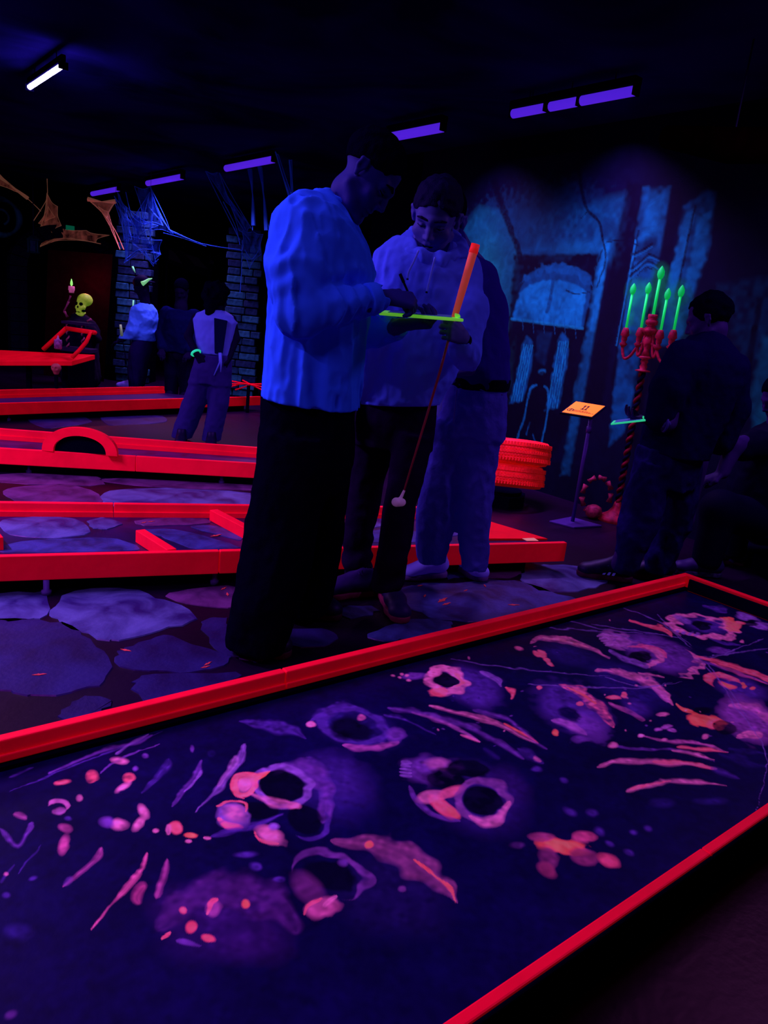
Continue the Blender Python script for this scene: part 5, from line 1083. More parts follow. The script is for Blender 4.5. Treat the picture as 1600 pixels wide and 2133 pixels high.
SHIRT = mat('white_cotton_glowing_blue', (.018, .092, .95), .9, spec=0, bump=.16, bscale=22, stretch=(1, 1, .45), emis=.02, ecol=(.01, .04, 1)); HOOD = mat('lilac_fleece', (.045, .085, .80), .9, spec=0, bump=.12, bscale=60, emis=.03, ecol=(.06, .03, 1))
TRB = mat('black_trousers', (.0010, .0007, .007), .85, spec=0, bump=.25, bscale=40); TRD = mat('dark_trousers', (.006, .0015, .022), .8, spec=0, bump=.25, bscale=40)
JEAN = mat('pale_jeans', (.040, .035, .42), .85, spec=0, bump=.3, bscale=70, var=.3, scale=10, emis=.02, ecol=(.03, .02, 1)); SWEAT = mat('violet_sweater', (.012, .0025, .24), .9, spec=.05, bump=.2, bscale=60)
BLKSH = mat('black_shoe', (.0025, .001, .018), .5, spec=.3); BLKSO = mat('dark_sole', (.03, .003, .02), .6); WSH = mat('white_sneaker', (.18, .14, .80), .7, spec=0, emis=.05, ecol=(.08, .03, 1)); WSO = mat('white_sole', (.11, .05, .33), .6)
DSH = mat('dark_violet_shoe', (.010, .003, .065), .55, spec=.3); RSO = mat('reddish_sole', (.12, .008, .05), .6); LACE = mat('pale_lace', (.03, .12, .75), .7)

# ---------- man in the white shirt
t1 = person('tall person in profile in an oversized glowing white shirt and wide black trousers, writing', G(600, 1330))
Dm = 2.66
hv = Vol(*bounds([P3(590, 560, 2.35), P3(905, 270, 2.45), P3(905, 700, 2.95), P3(640, 870, 3.0), P3(560, 860, 2.3), P3(600, 1340, 2.5), P3(660, 1290, 2.95)], .03), (.0045, .0045, .0045), fine=[(0, .88, .014), (1.15, 1.35, .0035), (1.44, 1.86, .0035)])
fw = nrm(ER*.72-UPV*.69-EF*.16); hup = nrm(ER*.68+UPV*.73)
ho = P3(763, 365, 2.64)
q, A, rt, fw, hup = head(hv, ho, fw, hup, 1.07)
hv.chain([q(0, .0, -.03), q(0, -.004, -.075), P3(722, 430, 2.66), P3(692, 475, 2.66)], [.047, .047, .052, .068], .03)
hv.chain([P3(672, 500, 2.66), P3(665, 640, 2.66), P3(645, 820, 2.66)], [.12, .11, .09], .04, sq=(ER, .8))
hv.cone(P3(655, 480, 2.5), P3(690, 480, 2.84), .065, .065, .04)
hv.chain([P3(640, 480, 2.49), P3(635, 660, 2.42), P3(770, 628, 2.50), P3(796, 622, 2.52)], [.05, .042, .034, .027], .02)
hv.chain([P3(700, 490, 2.85), P3(722, 680, 2.88), P3(815, 684, 2.78), P3(836, 678, 2.70)], [.05, .042, .034, .026], .02)
for a, b, c in (((630, 870, 2.58), (595, 1090, 2.53), (545, 1300, 2.5)), ((665, 870, 2.76), (655, 1070, 2.84), (645, 1250, 2.88))):
    hv.chain([P3(*a), P3(*b), P3(*c)], [.07, .05, .04], .03)
# near hand writes (pen grip), far hand carries the board from below
hand(hv, P3(806, 619, 2.53), ER*.86+EF*.30-UPV*.02, -UPV*.75+EF*.6, 1, ((.75, .9, .5), (.95, .9, .6), (1.1, 1.0, .6), (1.2, 1.0, .6)), .98, .55)
hand(hv, P3(838, 676, 2.68), ER*.92-EF*.38+UPV*.14, UPV*.85-ER*.2+EF*.3, -1, ((.85, .8, .5), (1.0, .9, .5), (1.1, .9, .5), (1.2, .9, .5)), .98, .7)
hv.build('body', SK1, t1)
v = Vol(*bounds([q(0, -.02, .03)], .21), .0045)
v.ell(q(0, -.012, .052), (.082*1.07, .102*1.07, .088*1.07), A, 0); v.plane(q(0, .066, .055), fw*.85-hup*.5)
v.plane(q(0, -.02, .012), -hup*1+fw*.35); v.disp(lambda x, y, z: (vnoise(x*70, y*70, z*70)*.004).astype(np.float32)); v.build('hair', HAIR, t1)
v = Vol(*bounds([q(0, .08, .03)], .075), .003)
for e in (-1, 1): v.chain([q(e*.050, .080, .025), q(e*.034, .0955, .031), q(e*.013, .0985, .026)], [.0035, .0055, .0045], .004)
v.build('eyebrows', HAIR, t1); lids(q, HAIR, t1)
# shirt
sv = Vol(*bounds([P3(530, 860, 2.35), P3(790, 390, 2.35), P3(850, 860, 3.0), P3(780, 400, 3.0), P3(540, 400, 2.7)], .04), .0055)
sv.loft([(541, 747, 846, 2.66, .22), (547, 751, 790, 2.66, .22), (555, 757, 720, 2.66, .22), (562, 765, 660, 2.66, .22), (567, 774, 600, 2.66, .23), (569, 777, 555, 2.66, .235), (574, 766, 505, 2.66, .24), (584, 747, 465, 2.66, .23), (603, 727, 436, 2.66, .19), (632, 706, 414, 2.66, .12), (655, 700, 402, 2.66, .075)], .0, p=2.3)
sv.chain([P3(628, 468, 2.50), P3(618, 560, 2.44), P3(625, 655, 2.41)], [.082, .082, .080], .05); sv.chain([P3(625, 655, 2.41), P3(690, 640, 2.43), P3(735, 628, 2.47)], [.076, .062, .052], .015)
sv.chain([P3(735, 628, 2.47), P3(778, 622, 2.50)], [.046, .047], .01)
sv.chain([P3(700, 480, 2.83), P3(722, 600, 2.88), P3(725, 690, 2.90)], [.08, .08, .07], .04); sv.chain([P3(725, 690, 2.90), P3(790, 690, 2.82), P3(822, 682, 2.78)], [.062, .055, .046], .015)
sv.cone(P3(702, 424, 2.66), P3(712, 398, 2.66), .070, .076, .012, 's')
sv.disp(folds(.026, 8, 1.9, 1, .001)); sv.disp(folds(.017, 21, 3.2, 5, .001, 50)); sv.disp(folds(.006, 30, 13, 9, .0006, 50)); sv.disp(crinkle(.004, 34, 2, 1.24, 1.40))
hem0, hem1 = P3(541, 819, 2.66), P3(750, 855, 2.66); hn = nrm(np.cross(hem1-hem0, EF)); hn = hn if hn[2] < 0 else -hn; sv.plane(hem0, hn)
cu = P3(784, 621, 2.50); 
def cuffcut(v, p, d, r):      # open sleeve end
    v.cone(np.array(p)-nrm(d)*.02, np.array(p)+nrm(d)*.06, r, r, .004, 's')
for pa, pb in ((P3(764, 624, 2.487), P3(787, 620, 2.510)), (P3(806, 686, 2.80), P3(829, 680, 2.770))):
    pa = np.array(pa); pb = np.array(pb); MB().tube([pa, pa+(pb-pa)*.1, pa+(pb-pa)*.9, pb], [.046, .0515, .0495, .043], 24).build('cuff', SHIRT, t1, True, loc=world_loc(t1))
cuffcut(sv, P3(786, 621, 2.51), P3(800, 618, 2.52)-P3(770, 624, 2.49), .032); cuffcut(sv, P3(828, 680, 2.77), P3(828, 680, 2.77)-P3(800, 686, 2.81), .032)
so = sv.build('long_sleeved_shirt', SHIRT, t1)
a, b = P3(541, 822, 2.66), P3(750, 851, 2.66); c0 = (a+b)/2; hw = np.linalg.norm(b-a)/2; ux_ = nrm(b-a)
ringp = [c0+ux_*math.copysign(abs(math.cos(k))**(2/2.3), math.cos(k))*hw*.985+EF*math.copysign(abs(math.sin(k))**(2/2.3), math.sin(k))*.218+UPV*.018 for k in np.linspace(0, 2*math.pi, 60)]
# collar
cc = P3(700, 418, 2.66); ca = nrm(P3(712, 398, 2.66)-P3(702, 424, 2.66)); cu_ = nrm(np.cross(ca, EF)); cv_ = np.cross(ca, cu_)
MB().tube([cc+(cu_*math.cos(k)+cv_*math.sin(k))*.073+ca*.0 for k in np.linspace(0, 2*math.pi, 40)], .0085, 8).build('collar', SHIRT, t1, True, loc=world_loc(t1))
MB().tube([cc+ca*.012+(cu_*math.cos(k)+cv_*math.sin(k))*(.062)-UPV*.02*max(0, math.cos(k-2.2)) for k in np.linspace(0, 2*math.pi, 40)], .0016, 6).build('necklace', mat('silver_chain', (.2, .25, .6), .3), t1, True, loc=world_loc(t1))
# trousers
tv = Vol(*bounds([P3(500, 800, 2.3), P3(740, 800, 3.0), P3(450, 1370, 2.4), P3(720, 1370, 3.0)], .03), .008)
tv.loft([(552, 738, 815, 2.66, .17), (548, 737, 860, 2.66, .18), (540, 735, 950, 2.66, .18), (530, 725, 1010, 2.66, .16)], 0, p=2.4)
tv.loft([(540, 700, 900, 2.58, .13), (528, 680, 1000, 2.55, .14), (515, 665, 1100, 2.53, .14), (497, 640, 1200, 2.51, .14), (480, 615, 1300, 2.50, .14), (474, 598, 1352, 2.50, .14)], .03, p=2.3)
tv.loft([(590, 734, 900, 2.76, .12), (590, 728, 1000, 2.80, .13), (588, 716, 1100, 2.84, .13), (582, 702, 1190, 2.87, .13), (576, 690, 1268, 2.88, .13)], .03, p=2.3)
tv.disp(folds(.022, 7, 2.5, 4, .004)); tv.plane([0, 0, .028], [0, 0, -1]); tv.build('wide_trousers', TRB, t1)
mesh_shoe(t1, G(505, 1325), G(592, 1372)+[0, 0, 0], BLKSH, BLKSO, 1.05, stripes=None); mesh_shoe(t1, G(612, 1262), G(700, 1292), BLKSH, BLKSO, 1.05)
tagp = G(518, 1330, .06); MB().box(tagp-[.012, .012, .004], tagp+[.012, .012, .004]).build('heel_tab', LACE, t1, loc=world_loc(t1))

# ---------- boy in the hoodie
t2 = person('person in a lilac hoodie with drawstrings, facing front and looking down, holding a putter', G(800, 1250))
D2 = 3.06
hv = Vol(*bounds([P3(740, 560, 3.3), P3(1010, 360, 2.7), P3(1010, 800, 2.7), P3(740, 890, 3.3), P3(740, 1240, 3.25), P3(830, 1260, 2.9)], .03), (.0045, .0045, .0045), fine=[(0, .9, .014), (1.02, 1.35, .0035), (1.38, 1.80, .0032)])
fw = nrm(-EF*.84-UPV*.50-ER*.18); hup = nrm(UPV*.85-EF*.5+ER*.03)
ho = P3(908, 452, 3.04)
q, A, rt, fw, hup = head(hv, ho, fw, hup, 1.12, mouth=.004)
hv.chain([q(0, -.025, -.04), q(0, -.03, -.09), P3(895, 545, 3.10), P3(893, 585, 3.10)], [.055, .055, .062, .08], .03)
hv.chain([P3(890, 600, 3.1), P3(870, 700, 3.1), P3(832, 835, 3.1)], [.105, .105, .10], .04, sq=(EF, .7))
hv.cone(P3(820, 560, 3.12), P3(960, 575, 3.08), .06, .06, .04)
hv.chain([P3(965, 575, 3.08), P3(975, 735, 2.92), P3(958, 722, 2.90), P3(962, 706, 2.865)], [.045, .038, .033, .026], .02)
hv.chain([P3(815, 565, 3.12), P3(785, 700, 3.02), P3(752, 790, 3.02), P3(740, 828, 3.02)], [.042, .038, .032, .026], .02)
hv.chain([P3(795, 880, 3.14), P3(762, 1050, 3.2), P3(747, 1210, 3.21)], [.065, .045, .035], .03); hv.chain([P3(860, 880, 3.05), P3(835, 1050, 2.98), P3(806, 1210, 2.95)], [.065, .045, .035], .03)
gt, gb, hp_ = P3(990, 512, 2.80), P3(950, 652, 2.80), P3(931, 712, 2.80); sd = nrm(hp_-gt)
# fist round the shaft just under the grip
gp = P3(944, 686, 2.80)
hand(hv, P3(964, 702, 2.86), -ER*.62-EF*.72+UPV*.22, -ER*.75+EF*.6, -1, ((1.0, 1.25, .9), (1.05, 1.3, .9), (1.1, 1.3, .9), (1.15, 1.3, .9)), .92, .75)
hand(hv, P3(738, 832, 3.02), -UPV*.9-ER*.2, -EF*.2+ER*.8, 1, (.3, .4, .3), .95, .2)
hv.build('body', SK2, t2)
v = Vol(*bounds([q(0, -.02, .03)], .21), .0045)
v.ell(q(0, -.012, .047), (.082*1.12, .101*1.12, .086*1.12), A, 0); v.plane(q(0, .072, .058), fw*.75-hup*.65); v.plane(q(0, -.02, .01), -hup*1+fw*.30)
v.disp(lambda x, y, z: (vnoise(x*60, y*60, z*60)*.006).astype(np.float32)); v.build('hair', HAIR2, t2)
v = Vol(*bounds([q(0, .08, .03)], .075), .003)
for e in (-1, 1): v.chain([q(e*.050, .080, .025), q(e*.034, .0955, .031), q(e*.013, .0985, .026)], [.0035, .0052, .0045], .004)
v.build('eyebrows', HAIR2, t2); lids(q, HAIR2, t2)
v = Vol(*bounds([q(0, .08, -.066)], .06), .0025); v.chain([q(-.027, .0775, -.0625), q(-.012, .089, -.0675), q(.012, .089, -.0675), q(.027, .0775, -.0625)], [.0016, .0036, .0036, .0016], .002); v.build('open_mouth', BLACKP, t2)
sv = Vol(*bounds([P3(730, 880, 3.35), P3(1020, 470, 2.75), P3(740, 500, 3.35), P3(1010, 880, 2.75)], .04), .0055)
sv.loft([(743, 912, 862, 3.10, .135), (746, 918, 830, 3.1, .145), (750, 950, 780, 3.1, .15), (755, 972, 720, 3.1, .15), (770, 980, 650, 3.1, .15), (776, 992, 600, 3.1, .15), (777, 996, 560, 3.1, .14), (784, 990, 533, 3.1, .125), (800, 978, 514, 3.1, .11), (826, 960, 499, 3.1, .09)], 0, p=2.3)
sv.chain([P3(968, 572, 3.07), P3(978, 650, 3.0), P3(972, 738, 2.93)], [.066, .064, .060], .04); sv.chain([P3(972, 738, 2.93), P3(962, 728, 2.90), P3(962, 714, 2.88)], [.058, .046, .042], .02)
sv.chain([P3(812, 562, 3.12), P3(790, 640, 3.05), P3(778, 715, 3.0), P3(755, 800, 3.0)], [.066, .064, .058, .048], .03)
# hood: thick folded ring behind and round the neck
hc_ = P3(902, 522, 3.07); ha_ = nrm(UPV*.93-EF*.38); hx_ = nrm(ER-ha_*(ER @ ha_)); hy_ = np.cross(ha_, hx_)
rp = [hc_+hx_*.106*math.cos(k)+hy_*.098*math.sin(k)+ha_*(.038*max(0, math.sin(k)*(1 if (hy_ @ EF) > 0 else -1))+.022*abs(math.cos(k))-.010) for k in np.linspace(0, 2*math.pi, 26)]
hdv = Vol(*bounds(rp, .06), .0045)
for i in range(25): hdv.cone(rp[i], rp[i+1], .027+.005*math.sin(i*2.3), .027+.005*math.sin((i+1)*2.3), .01)
hdv.cone(P3(853, 505, 3.07), P3(866, 486, 3.10), .030, .026, .012); hdv.cone(P3(953, 524, 3.05), P3(968, 530, 3.02), .032, .026, .012)
hdv.disp(folds(.014, 22, 22, 3, .002, 60)); hdv.build('hood', HOOD, t2)
sv.cone(P3(900, 520, 3.03), P3(900, 470, 3.0), .066, .07, .01, 's')
sv.cone(P3(853, 505, 3.07), P3(862, 484, 3.11), .022, .02, .012); sv.cone(P3(955, 520, 3.07), P3(962, 525, 3.03), .026, .02, .012)
# kangaroo pocket
sv.cone(P3(835, 800, 2.98), P3(880, 800, 2.98), .05, .05, .012, sq=(EF, .35)); sv.cone(P3(845, 745, 2.975), P3(890, 750, 2.975), .035, .035, .02, sq=(EF, .4))
sv.disp(folds(.012, 10, 4, 8, .003)); sv.disp(folds(.008, 26, 16, 12, .002, 60))
sv.plane(P3(745, 838, 3.1), nrm(-UPV+ER*.09))
cuffcut(sv, P3(962, 712, 2.875), P3(962, 700, 2.86)-P3(962, 724, 2.90), .030)
sv.build('hoodie', HOOD, t2)
for pts in ([(872, 522, 2.945), (862, 545, 2.93), (852, 565, 2.925), (849, 580, 2.925)], [(906, 536, 2.935), (899, 565, 2.925), (893, 590, 2.92), (889, 607, 2.92)]):
    P_ = catmull([P3(*p) for p in pts], 5); o = MB().tube(P_, .0042, 7).build('drawstring', mat('pale_cord', (.10, .12, .85), .7, emis=.04, ecol=(.05, .1, 1)), t2, True, loc=world_loc(t2))
    MB().tube([P_[-1], P_[-1]+(P_[-1]-P_[-2])*1.6], .0045, 7).build('cord_tip', BLACKP, t2, True, loc=world_loc(t2))
wr = P3(962, 709, 2.872); wd_ = nrm(P3(962, 700, 2.86)-P3(962, 724, 2.90)); wa = nrm(np.cross(wd_, EF)); wb = np.cross(wd_, wa)
MB().tube([wr+(wa*math.cos(k)+wb*math.sin(k))*.033 for k in np.linspace(0, 2*math.pi, 24)], .006, 6).build('wristband', BLACKP, t2, True, loc=world_loc(t2))
tv = Vol(*bounds([P3(700, 820, 3.35), P3(930, 820, 2.85), P3(690, 1260, 3.35), P3(900, 1260, 2.8)], .03), .007)
tv.loft([(745, 910, 835, 3.1, .12), (740, 908, 880, 3.1, .13), (733, 905, 930, 3.1, .12)], 0, p=2.3)
tv.loft([(738, 826, 900, 3.14, .10), (730, 802, 1000, 3.18, .085), (723, 792, 1055, 3.2, .08), (719, 778, 1110, 3.2, .07), (712, 776, 1165, 3.2, .07), (718, 774, 1215, 3.2, .065)], .02, p=2.2)
tv.loft([(816, 905, 900, 3.05, .10), (812, 888, 980, 3.0, .09), (800, 865, 1050, 2.98, .085), (791, 860, 1110, 2.96, .07), (783, 850, 1165, 2.95, .075), (776, 834, 1225, 2.94, .065)], .02, p=2.2)
tv.disp(folds(.012, 10, 4, 14, .003)); tv.disp(crinkle(.006, 30, 3, .05, .32)); tv.plane([0, 0, .075], [0, 0, -1]); tv.build('dark_trousers', TRD, t2)
mesh_shoe(t2, G(775, 1238), G(662, 1248), DSH, RSO, 1.0, DSH); mesh_shoe(t2, G(795, 1232), G(838, 1303), DSH, RSO, 1.0, LACE)

# ---------- person behind, head hidden
t3 = person('person in violet sweater, pale jeans and white sneakers, mostly behind the one in lilac hoodie', G(945, 1190))
D3 = 3.38
hv = Vol(*bounds([P3(880, 420, D3+.2), P3(1050, 400, D3-.2), P3(860, 1200, D3+.15), P3(1060, 1190, D3-.2)], .03), .006, fine=[(0, 1.2, .014)])
ho = P3(930, 462, D3+.02); q, A, rt, fw, hup = head(hv, ho, nrm(-EF*.8-ER*.35-UPV*.45), UPV, 1.0)
hv.chain([q(0, -.02, -.05), P3(950, 520, D3+.04), P3(960, 560, D3+.05)], [.055, .06, .08], .03); hv.chain([P3(965, 580, D3+.05), P3(985, 700, D3+.03), P3(985, 800, D3)], [.12, .12, .12], .05, sq=(EF, .75))
hv.chain([P3(1010, 590, D3+.03), P3(1030, 700, D3), P3(1000, 760, D3-.12), P3(980, 770, D3-.16)], [.045, .04, .033, .028], .02); hand(hv, P3(976, 772, D3-.17), -ER*.9-UPV*.2, -EF*.3-UPV*.8, 1, (.4, .5, .4), .95, .3)
hv.chain([P3(945, 830, D3), P3(915, 1000, D3), P3(895, 1160, D3)], [.08, .055, .04], .03); hv.chain([P3(1015, 830, D3), P3(1000, 1000, D3), P3(985, 1160, D3-.02)], [.08, .055, .04], .03)
hv.build('body', SK2, t3)
v = Vol(*bounds([q(0, -.02, .03)], .21), .006)
v.ell(q(0, -.014, .055), (.083, .103, .090), A, 0); v.plane(q(0, .072, .058), fw*.75-hup*.65); v.plane(q(0, -.02, .01), -hup*1+fw*.30); v.build('hair', HAIR, t3)
sv = Vol(*bounds([P3(880, 460, D3+.25), P3(1080, 460, D3-.3), P3(880, 830, D3-.3), P3(1080, 830, D3+.25)], .04), .007)
sv.loft([(925, 1056, 806, D3, .14), (925, 1064, 785, D3, .16), (925, 1058, 720, D3+.01, .16), (915, 1052, 660, D3+.02, .16), (905, 1040, 610, D3+.04, .15), (900, 1020, 570, D3+.05, .14), (905, 1000, 535, D3+.06, .12), (915, 978, 505, D3+.06, .09), (925, 968, 480, D3+.06, .07)], 0, p=2.2)
sv.chain([P3(1003, 575, D3+.03), P3(1022, 650, D3), P3(1020, 730, D3-.05), P3(990, 765, D3-.14)], [.07, .066, .06, .05], .05)
sv.disp(folds(.012, 9, 3, 22, .003)); sv.plane(P3(990, 808, D3), nrm(-UPV+ER*.03)); sv.build('sweater', SWEAT, t3)
v = Vol(*bounds([P3(900, 770, D3+.2), P3(1080, 830, D3-.25), P3(1080, 770, D3+.2)], .03), .006)
v.loft([(930, 1058, 812, D3, .135), (930, 1063, 796, D3, .15), (930, 1065, 782, D3, .166)], 0, p=2.2); v.plane(P3(990, 783, D3), nrm(UPV-ER*.03)); v.plane(P3(990, 809, D3), nrm(-UPV+ER*.03)); v.build('waistband', BLACKP, t3)
tv = Vol(*bounds([P3(850, 790, D3+.2), P3(1080, 790, D3-.25), P3(850, 1210, D3-.25), P3(1060, 1200, D3+.2)], .03), .0065)
tv.loft([(918, 1056, 800, D3, .13), (912, 1057, 850, D3, .14), (900, 1050, 905, D3, .13)], 0, p=2.3)
tv.loft([(900, 975, 880, D3, .11), (888, 962, 940, D3, .10), (878, 953, 1000, D3, .10), (866, 946, 1080, D3, .10), (865, 935, 1140, D3, .09), (870, 925, 1172, D3, .07)], .05, p=2.2)
tv.loft([(970, 1048, 880, D3, .11), (958, 1040, 940, D3, .10), (952, 1030, 1000, D3, .10), (956, 1024, 1080, D3-.01, .10), (958, 1020, 1140, D3-.02, .09), (962, 1013, 1184, D3-.03, .08)], .05, p=2.2)
tv.disp(folds(.014, 9, 4, 31, .004)); tv.disp(folds(.008, 26, 22, 35, .002)); tv.plane([0, 0, .125], [0, 0, -1]); tv.build('jeans', JEAN, t3)
mb = MB(); 
mb.tube([P3(952, 812, D3-.148), P3(945, 880, D3-.146)], .003, 5); mb.tube([P3(1000, 812, D3-.146), P3(1048, 822, D3-.09)], .0025, 5); mb.build('seam', mat('jean_seam', (.05, .04, .5), .8), t3, loc=world_loc(t3))
mesh_shoe(t3, G(922, 1201), G(838, 1206), WSH, WSO, 1.08, LACE); mesh_shoe(t3, G(958, 1186), G(1003, 1211), WSH, WSO, 1.05, LACE)

# ---------- clipboards, pen, putter
CLIP = mat('yellow_green_board', (.32, 1.0, .12), .5, emis=.34, ecol=(.22, .9, .05), spec=.1); CLIPG = mat('green_board', (.05, .9, .45), .5, emis=.5, ecol=(.03, .85, .30), spec=.1)
def clipboard(label, P4, m, th=.010, inset=.0):
    P4 = [np.array(p) for p in P4]; n = nrm(np.cross(P4[1]-P4[0], P4[3]-P4[0])); n = n if n[2] > 0 else -n; c = sum(P4)/4
    t = thing('clipboard', label, 'clipboard', c, 'green scoring clipboards')
    MB().hexa([p-n*th for p in P4], P4).build('board', m, t, loc=c, bevel=.003)
    u = P4[1]-P4[0]; w_ = P4[3]-P4[0]; f = lambda a, b, h: P4[0]+u*a+w_*b+n*h
    MB().hexa([f(.10, .06, .0005), f(.86, .06, .0005), f(.86, .94, .0005), f(.10, .94, .0005)], [f(.10, .06, .002), f(.86, .06, .002), f(.86, .94, .002), f(.10, .94, .002)]).build('score_sheet', mat('sheet_blue_white', (.12, .30, .9), .8), t, loc=c)
    MB().hexa([f(.90, .35, .0005), f(.97, .35, .0005), f(.97, .65, .0005), f(.90, .65, .0005)], [f(.90, .35, .012), f(.96, .35, .009), f(.96, .65, .009), f(.90, .65, .012)]).build('clip', m, t, loc=c, bevel=.002)
    return t
clipboard('yellow-green glowing clipboard held between the white shirt and the hoodie', [P3(790, 650, 2.58), P3(966, 664, 2.58), P3(952, 661, 2.80), P3(800, 646, 2.80)], CLIP)
pt = P3(862, 636, 2.62); pe = P3(843, 560, 2.56); pe = P3(834, 572, 2.60)
t = thing('pen', 'thin dark pen in the fist above the yellow-green clipboard', 'pen', pt); MB().tube([pt, pt+(pe-pt)*.1, pe], [.001, .0038, .0042], 8).build('barrel', BLACKP, t, True, loc=pt); MB().tube([pe-(pe-pt)*.25, pe+(pe-pt)*.02], .0055, 8).build('cap', TRD, t, True, loc=pt)
t = thing('putter', 'putter with glowing orange grip and dark shaft, hanging head down before the dark trousers', 'putter', gt)
GR = mat('orange_grip', (1.0, .14, .10), .6, emis=.16, ecol=(1, .10, .06), var=.15, scale=30)
ge = P3(946, 664, 2.80); MB().tube([gt+(ge-gt)*f for f in (0, .02, .12, .5, 1)], [.0135, .0155, .0150, .0140, .0115], 14).build('grip', GR, t, True, loc=gt)
MB().tube([gt-sd*.006, gt+(ge-gt)*.10], [.0155, .0165], 14).build('grip_cap', mat('red_cap', (1, .02, .02), .5, emis=.3), t, True, loc=gt)
tip = P3(842, 1022, 2.80); MB().tube([ge, P3(917, 772, 2.80), P3(885, 880, 2.80), tip], [.0055, .005, .0045, .004], 10).build('shaft', mat('shaft_metal', (.30, .03, .05), .35, spec=.5), t, True, loc=gt)
hd = P3(831, 1046, 2.80); v = Vol(*bounds([hd-.07, hd+.07], 0), .003)
v.cone(hd-ER*.010+UPV*.004-EF*.02, hd+ER*.011-UPV*.004+EF*.02, .019, .017, .004, sq=(UPV, .95)); v.cone(hd, tip, .008, .005, .006); v.build('head', mat('pale_rubber', (.55, .30, .75), .6, emis=.05), t)

# ---------- two dark figures at the right
DJ = mat('dark_jacket', (.0022, .0008, .034), .9, spec=0, bump=.25, bscale=40); DJE = mat('dark_jeans', (.007, .003, .085), .9, spec=0, bump=.3, bscale=50, var=.4, scale=8)
SKD = mat('skin_dark', (.018, .005, .10), .6)
t4 = person('dark figure in loose jacket and baggy jeans walking left past the mural with a clipboard', G(1310, 1195))
D4 = 3.80
hv = Vol(*bounds([P3(1330, 620, D4+.3), P3(1560, 620, D4-.3), P3(1240, 1200, D4+.3), P3(1480, 1200, D4-.3)], .03), .0065, fine=[(0, .7, .014)])
ho = P3(1478, 668, D4); q, A, rt, fw, hup = head(hv, ho, nrm(EF*.45-ER*.8-UPV*.35), UPV, 1.02)
hv.chain([q(0, -.02, -.05), P3(1480, 725, D4), P3(1470, 770, D4)], [.055, .06, .08], .03); hv.chain([P3(1465, 780, D4), P3(1440, 880, D4), P3(1410, 960, D4)], [.12, .12, .12], .05)
hv.chain([P3(1430, 760, D4-.12), P3(1390, 880, D4-.16), P3(1385, 882, D4-.2), P3(1352, 876, D4-.14)], [.05, .042, .036, .028], .02); hand(hv, P3(1356, 877, D4-.14), -ER*.95+UPV*.05, UPV*.9, 1, (.5, .6, .4), .95, .4)
hv.chain([P3(1500, 780, D4+.12), P3(1490, 880, D4+.2), P3(1440, 900, D4+.22)], [.05, .04, .03], .02); hand(hv, P3(1436, 902, D4+.22), -ER*.9, UPV*.9, -1, (.5, .6, .4), .95, .4)
hv.chain([P3(1390, 960, D4-.05), P3(1330, 1090, D4-.08), P3(1290, 1175, D4-.1)], [.085, .06, .042], .03); hv.chain([P3(1440, 960, D4+.06), P3(1420, 1080, D4+.08), P3(1365, 1175, D4+.08)], [.085, .06, .042], .03)
hv.build('body', SKD, t4)
v = Vol(*bounds([q(0, -.02, .03)], .21), .006)
v.ell(q(0, -.014, .045), (.086, .104, .094), A, 0); v.plane(q(0, .065, .058), fw*.85-hup*.5); v.plane(q(0, -.02, -.03), -hup*1+fw*.20); v.disp(lambda x, y, z: (vnoise(x*40, y*40, z*40)*.010).astype(np.float32)); v.build('hair', HAIR, t4)
sv = Vol(*bounds([P3(1320, 660, D4+.35), P3(1580, 660, D4-.35), P3(1320, 980, D4-.35), P3(1560, 980, D4+.35)], .04), .008)
sv.loft([(1335, 1470, 945, D4, .20), (1342, 1490, 900, D4, .20), (1358, 1520, 840, D4, .20), (1372, 1548, 790, D4, .20), (1395, 1550, 755, D4, .19), (1412, 1535, 730, D4, .17), (1435, 1520, 705, D4, .12), (1455, 1505, 690, D4, .08)], 0, p=2.3)
sv.chain([P3(1425, 745, D4-.13), P3(1392, 810, D4-.17), P3(1372, 868, D4-.18)], [.085, .08, .065], .04); sv.chain([P3(1525, 770, D4+.1), P3(1530, 850, D4+.15), P3(1500, 920, D4+.15)], [.085, .08, .07], .04)
sv.disp(folds(.018, 8, 3, 41, .004)); sv.plane(P3(1400, 945, D4), nrm(-UPV)); sv.build('jacket', DJ, t4)
tv = Vol(*bounds([P3(1240, 920, D4+.3), P3(1500, 920, D4-.3), P3(1240, 1210, D4-.3), P3(1480, 1200, D4+.3)], .03), .008)
tv.loft([(1332, 1462, 935, D4, .16), (1325, 1455, 975, D4, .17), (1315, 1440, 1010, D4, .16)], 0, p=2.3)
tv.loft([(1325, 1400, 960, D4-.05, .12), (1305, 1385, 1030, D4-.07, .12), (1290, 1365, 1100, D4-.09, .12), (1280, 1335, 1150, D4-.1, .11), (1278, 1322, 1190, D4-.1, .09)], .02, p=2.2)
tv.loft([(1385, 1460, 960, D4+.06, .12), (1390, 1450, 1040, D4+.07, .12), (1372, 1432, 1100, D4+.08, .11), (1345, 1408, 1150, D4+.08, .10), (1338, 1385, 1188, D4+.08, .09)], .02, p=2.2)
tv.disp(folds(.022, 8, 5, 47, .005)); tv.plane([0, 0, .05], [0, 0, -1]); tv.build('baggy_jeans', DJE, t4)
WST = mat('pale_stripe', (.12, .10, .8), .6, emis=.05)
mesh_shoe(t4, G(1312, 1212), G(1205, 1198), BLKSH, BLKSO, 1.05, stripes=WST); mesh_shoe(t4, G(1395, 1206), G(1318, 1200), BLKSH, BLKSO, 1.05, stripes=WST)
wr = P3(1388, 884, D4-.23); MB().lathe(wr, [(.016, -.004), (.021, 0), (.021, .006), (.014, .009)], 18, axis=tuple(-EF*.8-UPV*.2)).build('watch', mat('watch_face', (.04, .035, .30), .3, spec=.5), t4, True, loc=world_loc(t4))
